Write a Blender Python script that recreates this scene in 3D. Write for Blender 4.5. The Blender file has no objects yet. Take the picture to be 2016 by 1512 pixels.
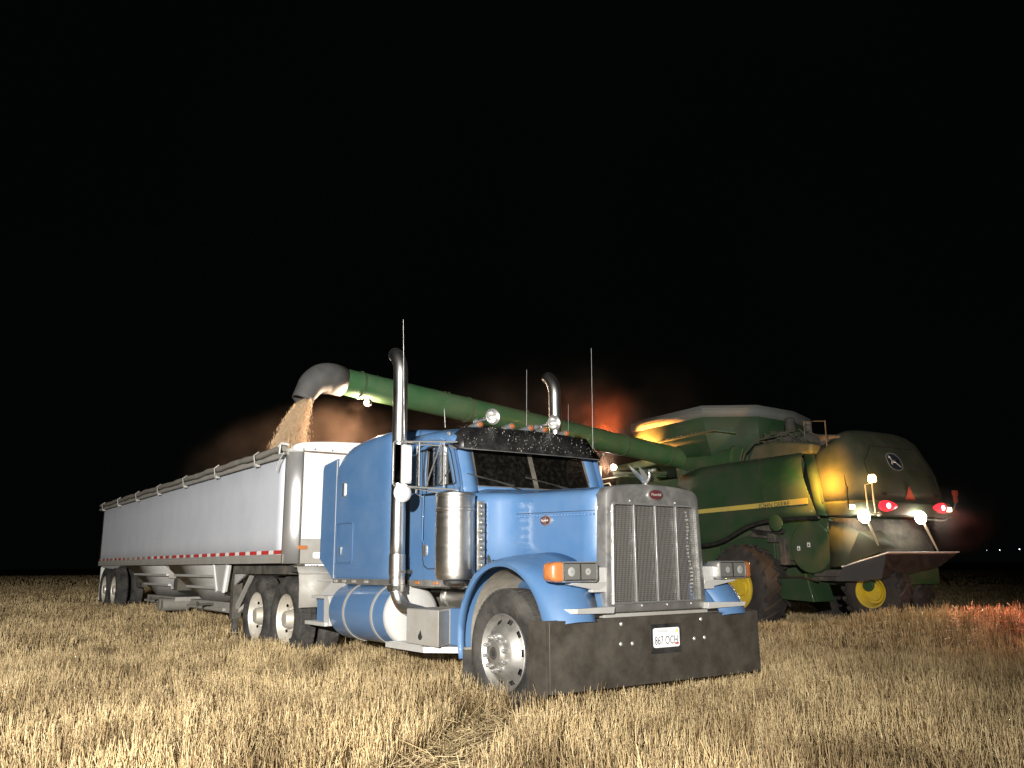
import bpy, bmesh, math, random
import numpy as np
from mathutils import Vector, Matrix, noise
random.seed(7)
rng = np.random.default_rng(11)
D2R = math.radians
scene = bpy.context.scene
COL = scene.collection

# ------------------------------------------------------------------ materials
def newmat(name):
    m = bpy.data.materials.new(name); m.use_nodes = True
    nt = m.node_tree; nt.nodes.clear()
    out = nt.nodes.new('ShaderNodeOutputMaterial')
    return m, nt, out

def pbr(name, col, rough=0.5, metal=0.0, coat=0.0, dirt=None, dirt_amt=0.0, dirt_scale=3.0, bump=0.0, bump_scale=40.0,
        rvar=0.0, emis=None, estr=0.0, streak=None, spec=0.5, trans=0.0, alpha=1.0, low_dirt=None, aniso=0.0):
    m, nt, out = newmat(name)
    N, L = nt.nodes, nt.links
    p = N.new('ShaderNodeBsdfPrincipled'); L.new(p.outputs[0], out.inputs[0])
    p.inputs['Base Color'].default_value = (*col, 1)
    p.inputs['Roughness'].default_value = rough
    p.inputs['Metallic'].default_value = metal
    p.inputs['Coat Weight'].default_value = coat
    p.inputs['Coat Roughness'].default_value = 0.08
    p.inputs['Specular IOR Level'].default_value = spec
    p.inputs['Transmission Weight'].default_value = trans
    p.inputs['Alpha'].default_value = alpha
    p.inputs['Anisotropic'].default_value = aniso
    if emis:
        p.inputs['Emission Color'].default_value = (*emis, 1); p.inputs['Emission Strength'].default_value = estr
    tc = N.new('ShaderNodeTexCoord')
    mp = N.new('ShaderNodeMapping'); L.new(tc.outputs['Object'], mp.inputs[0])
    if streak: mp.inputs['Scale'].default_value = streak
    colsock = None
    nz = N.new('ShaderNodeTexNoise'); nz.inputs['Scale'].default_value = dirt_scale; nz.inputs['Detail'].default_value = 8
    nz.inputs['Roughness'].default_value = 0.65
    L.new(mp.outputs[0], nz.inputs[0])
    if dirt:
        rp = N.new('ShaderNodeMapRange'); rp.inputs[1].default_value = 0.38; rp.inputs[2].default_value = 0.68
        rp.inputs[4].default_value = dirt_amt; L.new(nz.outputs[0], rp.inputs[0])
        fac = rp.outputs[0]
        if low_dirt:                      # more dust towards the ground: (z_low, z_high, amount)
            sx = N.new('ShaderNodeSeparateXYZ'); L.new(tc.outputs['Object'], sx.inputs[0])
            r2 = N.new('ShaderNodeMapRange'); r2.inputs[1].default_value = low_dirt[1]; r2.inputs[2].default_value = low_dirt[0]
            r2.inputs[3].default_value = 0.0; r2.inputs[4].default_value = low_dirt[2]; L.new(sx.outputs[2], r2.inputs[0])
            mu = N.new('ShaderNodeMath'); mu.operation = 'MULTIPLY'; L.new(r2.outputs[0], mu.inputs[0])
            ad = N.new('ShaderNodeMath'); ad.operation = 'ADD'; L.new(nz.outputs[0], ad.inputs[0]); ad.inputs[1].default_value = 0.4
            L.new(ad.outputs[0], mu.inputs[1])
            mx2 = N.new('ShaderNodeMath'); mx2.operation = 'MAXIMUM'; L.new(mu.outputs[0], mx2.inputs[0]); L.new(fac, mx2.inputs[1])
            fac = mx2.outputs[0]
        mx = N.new('ShaderNodeMix'); mx.data_type = 'RGBA'
        mx.inputs[6].default_value = (*col, 1); mx.inputs[7].default_value = (*dirt, 1)
        L.new(fac, mx.inputs[0]); L.new(mx.outputs[2], p.inputs['Base Color'])
        rr = N.new('ShaderNodeMapRange'); rr.inputs[3].default_value = rough; rr.inputs[4].default_value = min(0.95, rough + 0.5 * (rvar or 1.0))
        L.new(fac, rr.inputs[0]); L.new(rr.outputs[0], p.inputs['Roughness'])
    elif rvar:
        rr = N.new('ShaderNodeMapRange'); rr.inputs[1].default_value = 0.3; rr.inputs[2].default_value = 0.7
        rr.inputs[3].default_value = max(0.02, rough - rvar); rr.inputs[4].default_value = rough + rvar
        L.new(nz.outputs[0], rr.inputs[0]); L.new(rr.outputs[0], p.inputs['Roughness'])
    if bump:
        n2 = N.new('ShaderNodeTexNoise'); n2.inputs['Scale'].default_value = bump_scale; n2.inputs['Detail'].default_value = 4
        L.new(mp.outputs[0], n2.inputs[0])
        b = N.new('ShaderNodeBump'); b.inputs['Strength'].default_value = bump; b.inputs['Distance'].default_value = 0.01
        L.new(n2.outputs[0], b.inputs['Height']); L.new(b.outputs[0], p.inputs['Normal'])
    return m

def emit(name, col, strength, rim=None):
    m, nt, out = newmat(name); N, L = nt.nodes, nt.links
    e = N.new('ShaderNodeEmission'); e.inputs[0].default_value = (*col, 1); e.inputs[1].default_value = strength
    nz = N.new('ShaderNodeTexNoise'); nz.inputs['Scale'].default_value = 30
    r = N.new('ShaderNodeMapRange'); r.inputs[3].default_value = strength * 0.85; r.inputs[4].default_value = strength * 1.15
    L.new(nz.outputs[0], r.inputs[0]); L.new(r.outputs[0], e.inputs[1]); L.new(e.outputs[0], out.inputs[0])
    return m

def glassmat(name, tint=(0.5, 0.55, 0.55), refl=0.08):
    m, nt, out = newmat(name); N, L = nt.nodes, nt.links
    t = N.new('ShaderNodeBsdfTransparent'); t.inputs[0].default_value = (*tint, 1)
    g = N.new('ShaderNodeBsdfGlossy'); g.inputs['Roughness'].default_value = 0.06
    d = N.new('ShaderNodeBsdfDiffuse'); d.inputs[0].default_value = (0.42, 0.37, 0.3, 1)
    fr = N.new('ShaderNodeFresnel'); fr.inputs[0].default_value = 1.45
    mx = N.new('ShaderNodeMixShader'); L.new(fr.outputs[0], mx.inputs[0]); L.new(t.outputs[0], mx.inputs[1]); L.new(g.outputs[0], mx.inputs[2])
    nz = N.new('ShaderNodeTexNoise'); nz.inputs['Scale'].default_value = 22; nz.inputs['Detail'].default_value = 4
    tc = N.new('ShaderNodeTexCoord'); L.new(tc.outputs['Object'], nz.inputs[0])
    r = N.new('ShaderNodeMapRange'); r.inputs[1].default_value = 0.45; r.inputs[2].default_value = 0.8; r.inputs[3].default_value = 0.008; r.inputs[4].default_value = refl * 0.5
    L.new(nz.outputs[0], r.inputs[0])
    m2 = N.new('ShaderNodeMixShader'); L.new(r.outputs[0], m2.inputs[0]); L.new(mx.outputs[0], m2.inputs[1]); L.new(d.outputs[0], m2.inputs[2])
    L.new(m2.outputs[0], out.inputs[0])
    return m

DUST = (0.30, 0.25, 0.18)
M = {}
M['blue'] = pbr('blue_paint', (0.072, 0.17, 0.345), 0.38, 0.0, 0.4, dirt=(0.125, 0.21, 0.35), dirt_amt=0.55, dirt_scale=2.6, low_dirt=(0.6, 1.4, 0.5), bump=0.012, bump_scale=3)
M['chrome'] = pbr('chrome', (0.78, 0.78, 0.76), 0.24, 0.82, dirt=(0.45, 0.42, 0.36), dirt_amt=0.35, dirt_scale=5, rvar=0.5)
M['stack'] = pbr('stack_chrome', (0.74, 0.74, 0.73), 0.27, 1.0, dirt=(0.4, 0.38, 0.34), dirt_amt=0.5, dirt_scale=4, rvar=0.5, streak=(1, 1, .4))
M['brushed'] = pbr('brushed_steel', (0.62, 0.6, 0.56), 0.34, 1.0, dirt=(0.5, 0.46, 0.4), dirt_amt=0.4, dirt_scale=6, streak=(1, 1, 12), rvar=0.5, bump=0.05, bump_scale=30)
M['alu'] = pbr('aluminium', (0.62, 0.62, 0.6), 0.5, 0.3, dirt=(0.4, 0.36, 0.3), dirt_amt=0.5, dirt_scale=5, bump=0.08, bump_scale=12)
M['shell'] = pbr('grille_shell', (0.55, 0.545, 0.53), 0.34, 0.85, dirt=(0.3, 0.285, 0.26), dirt_amt=0.8, dirt_scale=7, bump=0.05, bump_scale=9)
M['alu_white'] = pbr('trailer_aluminium', (0.76, 0.79, 0.85), 0.5, 0.15, dirt=(0.45, 0.48, 0.55), dirt_amt=0.5, dirt_scale=1.1, streak=(0.9, 1, 0.6), bump=0.08, bump_scale=3, low_dirt=(1.2, 1.7, 0.35))
M['white_panel'] = pbr('white_panel', (0.86, 0.86, 0.84), 0.4, 0.0, dirt=(0.4, 0.41, 0.42), dirt_amt=0.6, dirt_scale=1.7, bump=0.03)
M['column'] = pbr('stainless_column', (0.78, 0.78, 0.77), 0.36, 0.8, dirt=(0.5, 0.48, 0.45), dirt_amt=0.4, dirt_scale=3, rvar=0.4, streak=(3, 3, .5))
M['rail_gray'] = pbr('dusty_rail', (0.42, 0.41, 0.38), 0.6, 0.2, dirt=(0.3, 0.27, 0.22), dirt_amt=0.8, dirt_scale=3, bump=0.1)
M['tarp'] = pbr('tarp_vinyl', (0.26, 0.25, 0.22), 0.65, dirt=(0.18, 0.16, 0.13), dirt_amt=0.8, dirt_scale=4, bump=0.15)
M['rubber'] = pbr('rubber', (0.022, 0.021, 0.02), 0.75, dirt=(0.11, 0.1, 0.085), dirt_amt=0.75, dirt_scale=4, bump=0.25, bump_scale=60)
M['rubber_big'] = pbr('tractor_rubber', (0.025, 0.023, 0.022), 0.8, dirt=(0.075, 0.062, 0.054), dirt_amt=0.8, dirt_scale=2.5, bump=0.3, bump_scale=30)
M['rim'] = pbr('rim_aluminium', (0.46, 0.45, 0.43), 0.42, 0.85, dirt=(0.33, 0.3, 0.25), dirt_amt=0.6, dirt_scale=8)
M['rim_white'] = pbr('rim_dusty', (0.72, 0.68, 0.6), 0.4, 0.5, dirt=(0.45, 0.4, 0.31), dirt_amt=0.7, dirt_scale=3)
M['black'] = pbr('black_plastic', (0.015, 0.015, 0.015), 0.5, dirt=(0.06, 0.055, 0.05), dirt_amt=0.6, dirt_scale=6)
M['frame'] = pbr('dusty_frame', (0.05, 0.047, 0.042), 0.8, dirt=(0.16, 0.14, 0.11), dirt_amt=0.9, dirt_scale=4, bump=0.2)
M['bumper'] = pbr('bumper_steel', (0.05, 0.043, 0.035), 0.5, 0.2, dirt=(0.09, 0.077, 0.06), dirt_amt=0.9, dirt_scale=4, bump=0.12, bump_scale=25)
M['visor'] = pbr('visor_black', (0.012, 0.012, 0.013), 0.38, dirt=(0.05, 0.047, 0.04), dirt_amt=0.5, dirt_scale=8, bump=0.05)
M['liner'] = pbr('wheel_well_liner', (0.22, 0.2, 0.17), 0.85, dirt=(0.34, 0.3, 0.23), dirt_amt=0.9, dirt_scale=9, bump=0.4, bump_scale=30)
M['rad'] = pbr('radiator', (0.07, 0.068, 0.06), 0.7, 0.2, dirt=(0.13, 0.12, 0.1), dirt_amt=0.9, dirt_scale=5, bump=0.3, streak=(1, 1, 30))
M['wire'] = pbr('grille_wire', (0.3, 0.29, 0.27), 0.45, 0.5, dirt=(0.17, 0.155, 0.13), dirt_amt=0.6, dirt_scale=12)
M['amber'] = pbr('amber_lens', (0.5, 0.17, 0.05), 0.25, coat=0.5, dirt=(0.4, 0.16, 0.06), dirt_amt=0.5, dirt_scale=30, bump=0.2, bump_scale=80)
M['amber_dim'] = pbr('amber_cab_lens', (0.35, 0.1, 0.03), 0.25, coat=0.5, dirt=(0.25, 0.09, 0.04), dirt_amt=0.5, dirt_scale=30)
M['red_badge'] = pbr('badge_red', (0.1, 0.02, 0.022), 0.3, coat=0.5, dirt=(0.06, 0.03, 0.03), dirt_amt=0.5, dirt_scale=20)
M['red_reflect'] = pbr('red_reflective', (0.62, 0.035, 0.03), 0.4, dirt=(0.3, 0.1, 0.08), dirt_amt=0.4, dirt_scale=9)
M['white_reflect'] = pbr('white_reflective', (0.9, 0.9, 0.88), 0.35, dirt=(0.6, 0.55, 0.5), dirt_amt=0.3, dirt_scale=9)
M['headlens'] = pbr('headlamp_lens', (0.24, 0.24, 0.22), 0.12, 0.35, coat=1.0, dirt=(0.2, 0.19, 0.17), dirt_amt=0.5, dirt_scale=14, bump=0.3, bump_scale=60)
M['round_lens'] = pbr('round_lamp_lens', (0.2, 0.2, 0.19), 0.15, 0.3, coat=1.0, dirt=(0.1, 0.1, 0.09), dirt_amt=0.6, dirt_scale=14)
M['bright'] = pbr('bright_reflector', (0.9, 0.9, 0.87), 0.2, 0.6, dirt=(.6, .6, .55), dirt_amt=.3)
M['glass'] = glassmat('window_glass')
M['mirror_white'] = pbr('mirror_white', (0.88, 0.87, 0.83), 0.3, 0.2, dirt=(0.6, 0.57, 0.5), dirt_amt=0.3, dirt_scale=12, coat=0.5)
M['mirror_face'] = pbr('mirror_glass', (0.35, 0.28, 0.25), 0.06, 1.0, dirt=(0.3, 0.22, 0.2), dirt_amt=0.4)
M['seat'] = pbr('seat_fabric', (0.2, 0.21, 0.22), 0.9, dirt=(0.14, 0.14, 0.14), dirt_amt=0.6, bump=0.2)
M['dash'] = pbr('dashboard', (0.05, 0.045, 0.04), 0.8, dirt=(0.08, 0.07, 0.06), dirt_amt=0.6)
M['plate'] = pbr('plate_white', (0.9, 0.9, 0.88), 0.35, dirt=(0.75, 0.75, 0.74), dirt_amt=0.3, dirt_scale=20, emis=(1, 1, .98), estr=0.12)  # weak emission brightens the plate, which is no lamp
M['ink'] = pbr('ink', (0.03, 0.04, 0.05), 0.6, dirt=(0.05, 0.05, 0.06), dirt_amt=0.5)
M['ink_gray'] = pbr('ink_gray', (0.25, 0.25, 0.26), 0.6, dirt=(0.3, 0.3, 0.3), dirt_amt=0.5)
M['sticker_yellow'] = pbr('sticker_yellow', (0.8, 0.7, 0.06), 0.5, dirt=(0.6, 0.5, 0.1), dirt_amt=0.3)
M['green'] = pbr('green_paint', (0.017, 0.062, 0.021), 0.5, 0.0, 0.1, dirt=(0.048, 0.054, 0.034), dirt_amt=0.9, dirt_scale=1.2, low_dirt=(1.0, 2.8, 0.3), bump=0.03, bump_scale=5)
M['green_dusty'] = pbr('green_dusty', (0.028, 0.08, 0.028), 0.6, 0.0, 0.0, dirt=(0.095, 0.09, 0.055), dirt_amt=0.9, dirt_scale=1.6, bump=0.08, bump_scale=8)
M['auger_green'] = pbr('auger_green', (0.035, 0.12, 0.045), 0.38, 0.0, 0.5, dirt=(0.12, 0.15, 0.09), dirt_amt=0.5, dirt_scale=2.0, bump=0.03)
M['hood_gray'] = pbr('engine_hood_dusty', (0.055, 0.066, 0.038), 0.6, dirt=(0.11, 0.098, 0.065), dirt_amt=0.8, dirt_scale=2.0, bump=0.06)
M['yellow'] = pbr('yellow_paint', (0.72, 0.52, 0.03), 0.4, coat=0.3, dirt=(0.45, 0.34, 0.09), dirt_amt=0.6, dirt_scale=3)
M['yellow_dusty'] = pbr('yellow_decal', (0.6, 0.47, 0.1), 0.5, dirt=(0.42, 0.35, 0.13), dirt_amt=0.6, dirt_scale=2)
M['tank_gray'] = pbr('tank_extension', (0.14, 0.15, 0.14), 0.6, 0.2, dirt=(0.17, 0.165, 0.14), dirt_amt=0.7, dirt_scale=2)
M['spout'] = pbr('spout_rubber', (0.06, 0.06, 0.06), 0.6, dirt=(0.12, 0.12, 0.11), dirt_amt=0.6, dirt_scale=3, bump=0.15, bump_scale=12)
M['tail_red'] = pbr('tail_lens', (0.6, 0.01, 0.015), 0.2, coat=1.0, emis=(1, 0.03, 0.05), estr=1.6, dirt=(.5, .02, .02), dirt_amt=.3)
M['lamp_red'] = emit('tail_bulb', (1, 0.25, 0.25), 14)
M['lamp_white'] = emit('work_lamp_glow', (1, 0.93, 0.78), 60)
M['lamp_amber'] = emit('amber_beacon_glow', (1, 0.62, 0.2), 22)
M['lamp_signal'] = emit('amber_signal_glow', (1, 0.66, 0.38), 7)
M['lamp_auger'] = emit('auger_lamp_glow', (1, 0.78, 0.55), 45)
M['smv'] = pbr('slow_vehicle_orange', (0.55, 0.08, 0.04), 0.5, dirt=(0.3, 0.08, 0.05), dirt_amt=0.5)
M['mirror_orange_lit'] = pbr('mirror_orange_light', (0.55, 0.12, 0.05), 0.5, dirt=(0.4, 0.12, 0.07), dirt_amt=0.5)  # orange light on the far mirror housing, put into its colour
M['rail_cream'] = pbr('handrail_paint', (0.62, 0.55, 0.4), 0.4, dirt=(0.4, 0.35, 0.25), dirt_amt=0.4)
M['hose'] = pbr('hose_black', (0.02, 0.02, 0.02), 0.6, dirt=(0.06, 0.06, 0.05), dirt_amt=0.6)
M['distant'] = emit('distant_lamp_glow', (0.75, 0.85, 1.0), 3.5)
M['pole'] = pbr('pole_wood', (0.08, 0.06, 0.05), 0.9, dirt=(0.1, 0.08, 0.06), dirt_amt=0.5)

# ------------------------------------------------------------------ mesh builder
# vehicle coordinates are written (x forward, r to the vehicle's right, z up); linking turns r into -y
class G:
    def __init__(s): s.v = []; s.f = []; s.mi = []; s.cur = 0
    def add(s, vs, fs):
        o = len(s.v); s.v += [tuple(p) for p in vs]
        for f in fs: s.f.append([i + o for i in f]); s.mi.append(s.cur)
        return s
    def box(s, x0, x1, y0, y1, z0, z1):
        vs = [(x, y, z) for z in (z0, z1) for y in (y0, y1) for x in (x0, x1)]
        return s.add(vs, [(0, 1, 3, 2), (4, 6, 7, 5), (0, 4, 5, 1), (2, 3, 7, 6), (0, 2, 6, 4), (1, 5, 7, 3)])
    def hexa(s, b, t):      # 4 bottom and 4 top corners
        return s.add(list(b) + list(t), [(3, 2, 1, 0), (4, 5, 6, 7), (0, 1, 5, 4), (1, 2, 6, 5), (2, 3, 7, 6), (3, 0, 4, 7)])
    def bar(s, a, b, w, h, up=(0, 0, 1)):
        a, b = Vector(a), Vector(b); d = (b - a).normalized(); u = Vector(up)
        if abs(d.dot(u)) > 0.98: u = Vector((1, 0, 0))
        sd = d.cross(u).normalized(); u = sd.cross(d)
        c = [(-w / 2, -h / 2), (w / 2, -h / 2), (w / 2, h / 2), (-w / 2, h / 2)]
        return s.hexa([a + sd * p + u * q for p, q in c], [b + sd * p + u * q for p, q in c])
    def prism(s, pts, axis, a, b):   # polygon in the plane across `axis` (0: (y,z), 1: (x,z), 2: (x,y))
        def P(p, t):
            return [(t, p[0], p[1]), (p[0], t, p[1]), (p[0], p[1], t)][axis]
        n = len(pts)
        return s.add([P(p, a) for p in pts] + [P(p, b) for p in pts],
                     [list(range(n))[::-1], list(range(n, 2 * n))] + [(i, (i + 1) % n, n + (i + 1) % n, n + i) for i in range(n)])
    def loft(s, rings, closed=True, caps=True):
        n = len(rings[0]); vs = [p for r in rings for p in r]; fs = []
        for k in range(len(rings) - 1):
            for i in range(n if closed else n - 1):
                j = (i + 1) % n; fs.append((k * n + i, k * n + j, (k + 1) * n + j, (k + 1) * n + i))
        if caps and closed:
            fs.append(list(range(n))[::-1]); fs.append([(len(rings) - 1) * n + i for i in range(n)])
        return s.add(vs, fs)
    def tube(s, path, r, n=12, caps=True):
        P = [Vector(p) for p in path]; m = len(P); rs = r if isinstance(r, (list, tuple)) else [r] * m
        T = [(P[min(i + 1, m - 1)] - P[max(i - 1, 0)]).normalized() for i in range(m)]
        u = Vector((0, 0, 1)) if abs(T[0].z) < 0.9 else Vector((1, 0, 0))
        u = (u - T[0] * u.dot(T[0])).normalized(); rings = []
        for i in range(m):
            u = (u - T[i] * u.dot(T[i])).normalized(); w = T[i].cross(u)
            rings.append([P[i] + (u * math.cos(2 * math.pi * k / n) + w * math.sin(2 * math.pi * k / n)) * rs[i] for k in range(n)])
        return s.loft(rings, True, caps)
    def lathe(s, prof, o, ax, n=32, skip=None):   # prof: (distance along axis, radius)
        o = Vector(o); ax = Vector(ax).normalized(); u = Vector((0, 0, 1)) if abs(ax.z) < 0.9 else Vector((1, 0, 0))
        u = (u - ax * u.dot(ax)).normalized(); w = ax.cross(u)
        rings = [[o + ax * a + (u * math.cos(2 * math.pi * k / n) + w * math.sin(2 * math.pi * k / n)) * max(r, 1e-4) for k in range(n)] for a, r in prof]
        if not skip: return s.loft(rings, True, False)
        vs = [p for r in rings for p in r]; fs = []
        for k in range(len(rings) - 1):
            for i in range(n):
                if skip(k, i): continue
                j = (i + 1) % n; fs.append((k * n + i, k * n + j, (k + 1) * n + j, (k + 1) * n + i))
        return s.add(vs, fs)
    def ball(s, c, r, n=12, sc=(1, 1, 1)):
        m = n // 2; rings = []
        for j in range(m + 1):
            t = math.pi * j / m; q = max(math.sin(t), 1e-3)
            rings.append([(c[0] + r * sc[0] * q * math.cos(2 * math.pi * k / n), c[1] + r * sc[1] * q * math.sin(2 * math.pi * k / n), c[2] + r * sc[2] * math.cos(t)) for k in range(n)])
        return s.loft(rings, True, True)
    def obj(s, name, mat, parent=None, bevel=0.0, angle=35, flip=True, label=None, solid=0.0, seg=2, sub=0):
        me = bpy.data.meshes.new(name); sg = -1 if flip else 1
        bm = bmesh.new(); vs = [bm.verts.new((p[0], sg * p[1], p[2])) for p in s.v]
        for f, mi in zip(s.f, s.mi):
            try: fc = bm.faces.new([vs[i] for i in f]); fc.material_index = mi
            except ValueError: pass
        bmesh.ops.remove_doubles(bm, verts=bm.verts, dist=1e-5)
        bmesh.ops.recalc_face_normals(bm, faces=bm.faces)
        for fc in bm.faces: fc.smooth = True
        bm.to_mesh(me); bm.free()
        if angle < 170: me.set_sharp_from_angle(angle=D2R(angle))
        for mm in (mat if isinstance(mat, (list, tuple)) else [mat]): me.materials.append(mm)
        o = bpy.data.objects.new(name, me); COL.objects.link(o)
        if parent: o.parent = parent
        if label: o['label'] = label
        if solid:
            md = o.modifiers.new('solid', 'SOLIDIFY'); md.thickness = solid; md.offset = 0
        if sub:
            md = o.modifiers.new('sub', 'SUBSURF'); md.levels = md.render_levels = sub
        if bevel:
            md = o.modifiers.new('bevel', 'BEVEL'); md.width = bevel; md.segments = seg; md.limit_method = 'ANGLE'; md.angle_limit = D2R(40)
        return o

def thing(name, label, cat, loc, f=None, group=None):
    o = bpy.data.objects.new(name, None); COL.objects.link(o); o.location = loc
    if f: o.rotation_euler = (0, 0, math.atan2(f[1], f[0]))
    o['label'] = label; o['category'] = cat; o.empty_display_size = 0.3
    if group: o['group'] = group
    return o
def tag(o, label=None, cat=None, group=None, kind=None):
    for k, v in (('label', label), ('category', cat), ('group', group), ('kind', kind)):
        if v: o[k] = v
    return o
def copy_child(o, parent, offset=(0, 0, 0), mirror=False):
    c = o.copy(); COL.objects.link(c); c.parent = parent
    c.location = (o.location[0] + offset[0], o.location[1] - offset[1], o.location[2] + offset[2])
    for ch in list(o.children): 
        d = ch.copy(); COL.objects.link(d); d.parent = c
    return c

def rrect(w0, w1, h0, h1, r, n=5):   # rounded rectangle, counter-clockwise
    pts = []
    for cx, cy, a0 in ((w1 - r, h1 - r, 0), (w0 + r, h1 - r, 90), (w0 + r, h0 + r, 180), (w1 - r, h0 + r, 270)):
        for k in range(n + 1):
            a = D2R(a0 + 90 * k / n); pts.append((cx + r * math.cos(a), cy + r * math.sin(a)))
    return pts
def arc(c, r, a0, a1, n):
    return [(c[0] + r * math.cos(D2R(a0 + (a1 - a0) * k / n)), c[1] + r * math.sin(D2R(a0 + (a1 - a0) * k / n))) for k in range(n + 1)]

def text(name, s, size, o, u, v, mat, parent, depth=0.002, sx=1.0, shear=0.0, off=0.0):
    """lettering as mesh, laid from o along u (reading direction) and v (up), in vehicle coordinates"""
    cu = bpy.data.curves.new(name, 'FONT'); cu.body = s; cu.size = size; cu.extrude = depth; cu.shear = shear; cu.offset = off
    cu.resolution_u = 3
    t = bpy.data.objects.new(name, cu); COL.objects.link(t)
    dg = bpy.context.evaluated_depsgraph_get(); me = bpy.data.meshes.new_from_object(t.evaluated_get(dg))
    bpy.data.objects.remove(t)
    o, u, v = Vector(o), Vector(u).normalized(), Vector(v).normalized(); w = u.cross(v)
    for vt in me.vertices:
        p = o + u * vt.co.x * sx + v * vt.co.y + w * vt.co.z
        vt.co = (p.x, -p.y, p.z)
    me.materials.clear(); me.materials.append(mat)
    ob = bpy.data.objects.new(name, me); COL.objects.link(ob); ob.parent = parent
    return ob

def frame_of(az):
    a = D2R(az); return (-math.sin(a), -math.cos(a))

# ================================================================== GROUND
def sstep(a, b, x):
    t = np.clip((x - a) / (b - a), 0, 1); return t * t * (3 - 2 * t)
def height(X, Y):
    X = np.asarray(X, float); Y = np.asarray(Y, float)
    h = 0.2 * sstep(9, 22, Y) * (1 - sstep(0.5, 4.0, X + 0.0 * Y))
    h = h + 0.34 * sstep(3.2, 6.0, X) * np.exp(-((Y - 13.4 - 0.05 * (X - 5)) / 1.1) ** 2)
    h = h - 0.12 * sstep(3.0, 5.0, X) * np.exp(-((Y - 10.8) / 1.2) ** 2)
    h = h + 0.018 * np.sin(X * 1.3 + 0.6 * Y) * np.cos(Y * 0.9 - 0.5 * X) + 0.01 * np.sin(3.1 * X + 1.7) * np.sin(2.3 * Y)
    far = np.sqrt(X * X + Y * Y)
    return 0.05 + h * (1 - sstep(60, 150, far)) - 0.25 * sstep(120, 400, far)
def build_ground():
    xs = np.concatenate([-np.geomspace(600, 14, 26), np.arange(-13.6, 13.61, 0.22), np.geomspace(14, 600, 26)])
    ys = np.concatenate([-np.geomspace(300, 2.2, 18), np.arange(-2, 30, 0.22), np.geomspace(30.3, 900, 34)])
    X, Y = np.meshgrid(xs, ys); Z = height(X, Y)
    V = np.stack([X, Y, Z], -1).reshape(-1, 3); nx, ny = len(xs), len(ys)
    I = np.arange(nx * ny).reshape(ny, nx)
    F = np.stack([I[:-1, :-1], I[:-1, 1:], I[1:, 1:], I[1:, :-1]], -1).reshape(-1, 4)
    me = bpy.data.meshes.new('ground'); me.vertices.add(len(V)); me.vertices.foreach_set('co', V.ravel())
    me.loops.add(F.size); me.loops.foreach_set('vertex_index', F.ravel().astype(np.int32))
    me.polygons.add(len(F)); me.polygons.foreach_set('loop_start', np.arange(0, F.size, 4, dtype=np.int32))
    me.polygons.foreach_set('use_smooth', np.ones(len(F), bool)); me.update(calc_edges=True)
    m, nt, out = newmat('field_soil'); N, L = nt.nodes, nt.links
    p = N.new('ShaderNodeBsdfPrincipled'); p.inputs['Roughness'].default_value = 0.95; L.new(p.outputs[0], out.inputs[0])
    tc = N.new('ShaderNodeTexCoord')
    n1 = N.new('ShaderNodeTexNoise'); n1.inputs['Scale'].default_value = 14; n1.inputs['Detail'].default_value = 10; n1.inputs['Roughness'].default_value = .7
    n2 = N.new('ShaderNodeTexNoise'); n2.inputs['Scale'].default_value = 0.5; n2.inputs['Detail'].default_value = 4
    L.new(tc.outputs['Object'], n1.inputs[0]); L.new(tc.outputs['Object'], n2.inputs[0])
    cr = N.new('ShaderNodeValToRGB'); e = cr.color_ramp.elements
    e[0].position = 0.32; e[0].color = (0.14, 0.09, 0.05, 1); e[1].position = 0.68; e[1].color = (0.5, 0.38, 0.2, 1)
    k = e.new(0.52); k.color = (0.24, 0.165, 0.085, 1)
    ad = N.new('ShaderNodeMath'); ad.operation = 'MULTIPLY_ADD'; L.new(n2.outputs[0], ad.inputs[0]); ad.inputs[1].default_value = 0.35
    L.new(n1.outputs[0], ad.inputs[2])
    sb = N.new('ShaderNodeMath'); sb.operation = 'SUBTRACT'; L.new(ad.outputs[0], sb.inputs[0]); sb.inputs[1].default_value = 0.16
    L.new(sb.outputs[0], cr.inputs[0]); L.new(cr.outputs[0], p.inputs['Base Color'])
    b = N.new('ShaderNodeBump'); b.inputs['Strength'].default_value = 1.0; b.inputs['Distance'].default_value = 0.06
    L.new(n1.outputs[0], b.inputs['Height']); L.new(b.outputs[0], p.inputs['Normal'])
    me.materials.append(m); o = bpy.data.objects.new('ground', me); COL.objects.link(o); tag(o, kind='structure')
build_ground()

# placement of the three vehicles
TF = frame_of(-35.5); TO = (0.830, 8.231, 0.0)          # tractor, origin under the middle of its front axle
LF = frame_of(-34.8); LO = (0.776, 8.193, 0.0)          # trailer
CF = frame_of(150.5); CO = (5.787, 17.837, 0.0)         # combine, origin under the middle of its front axle
def to_world(F, O, p):
    return (O[0] + F[0] * p[0] + F[1] * p[1], O[1] + F[1] * p[0] - F[0] * p[1], O[2] + p[2])

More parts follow.
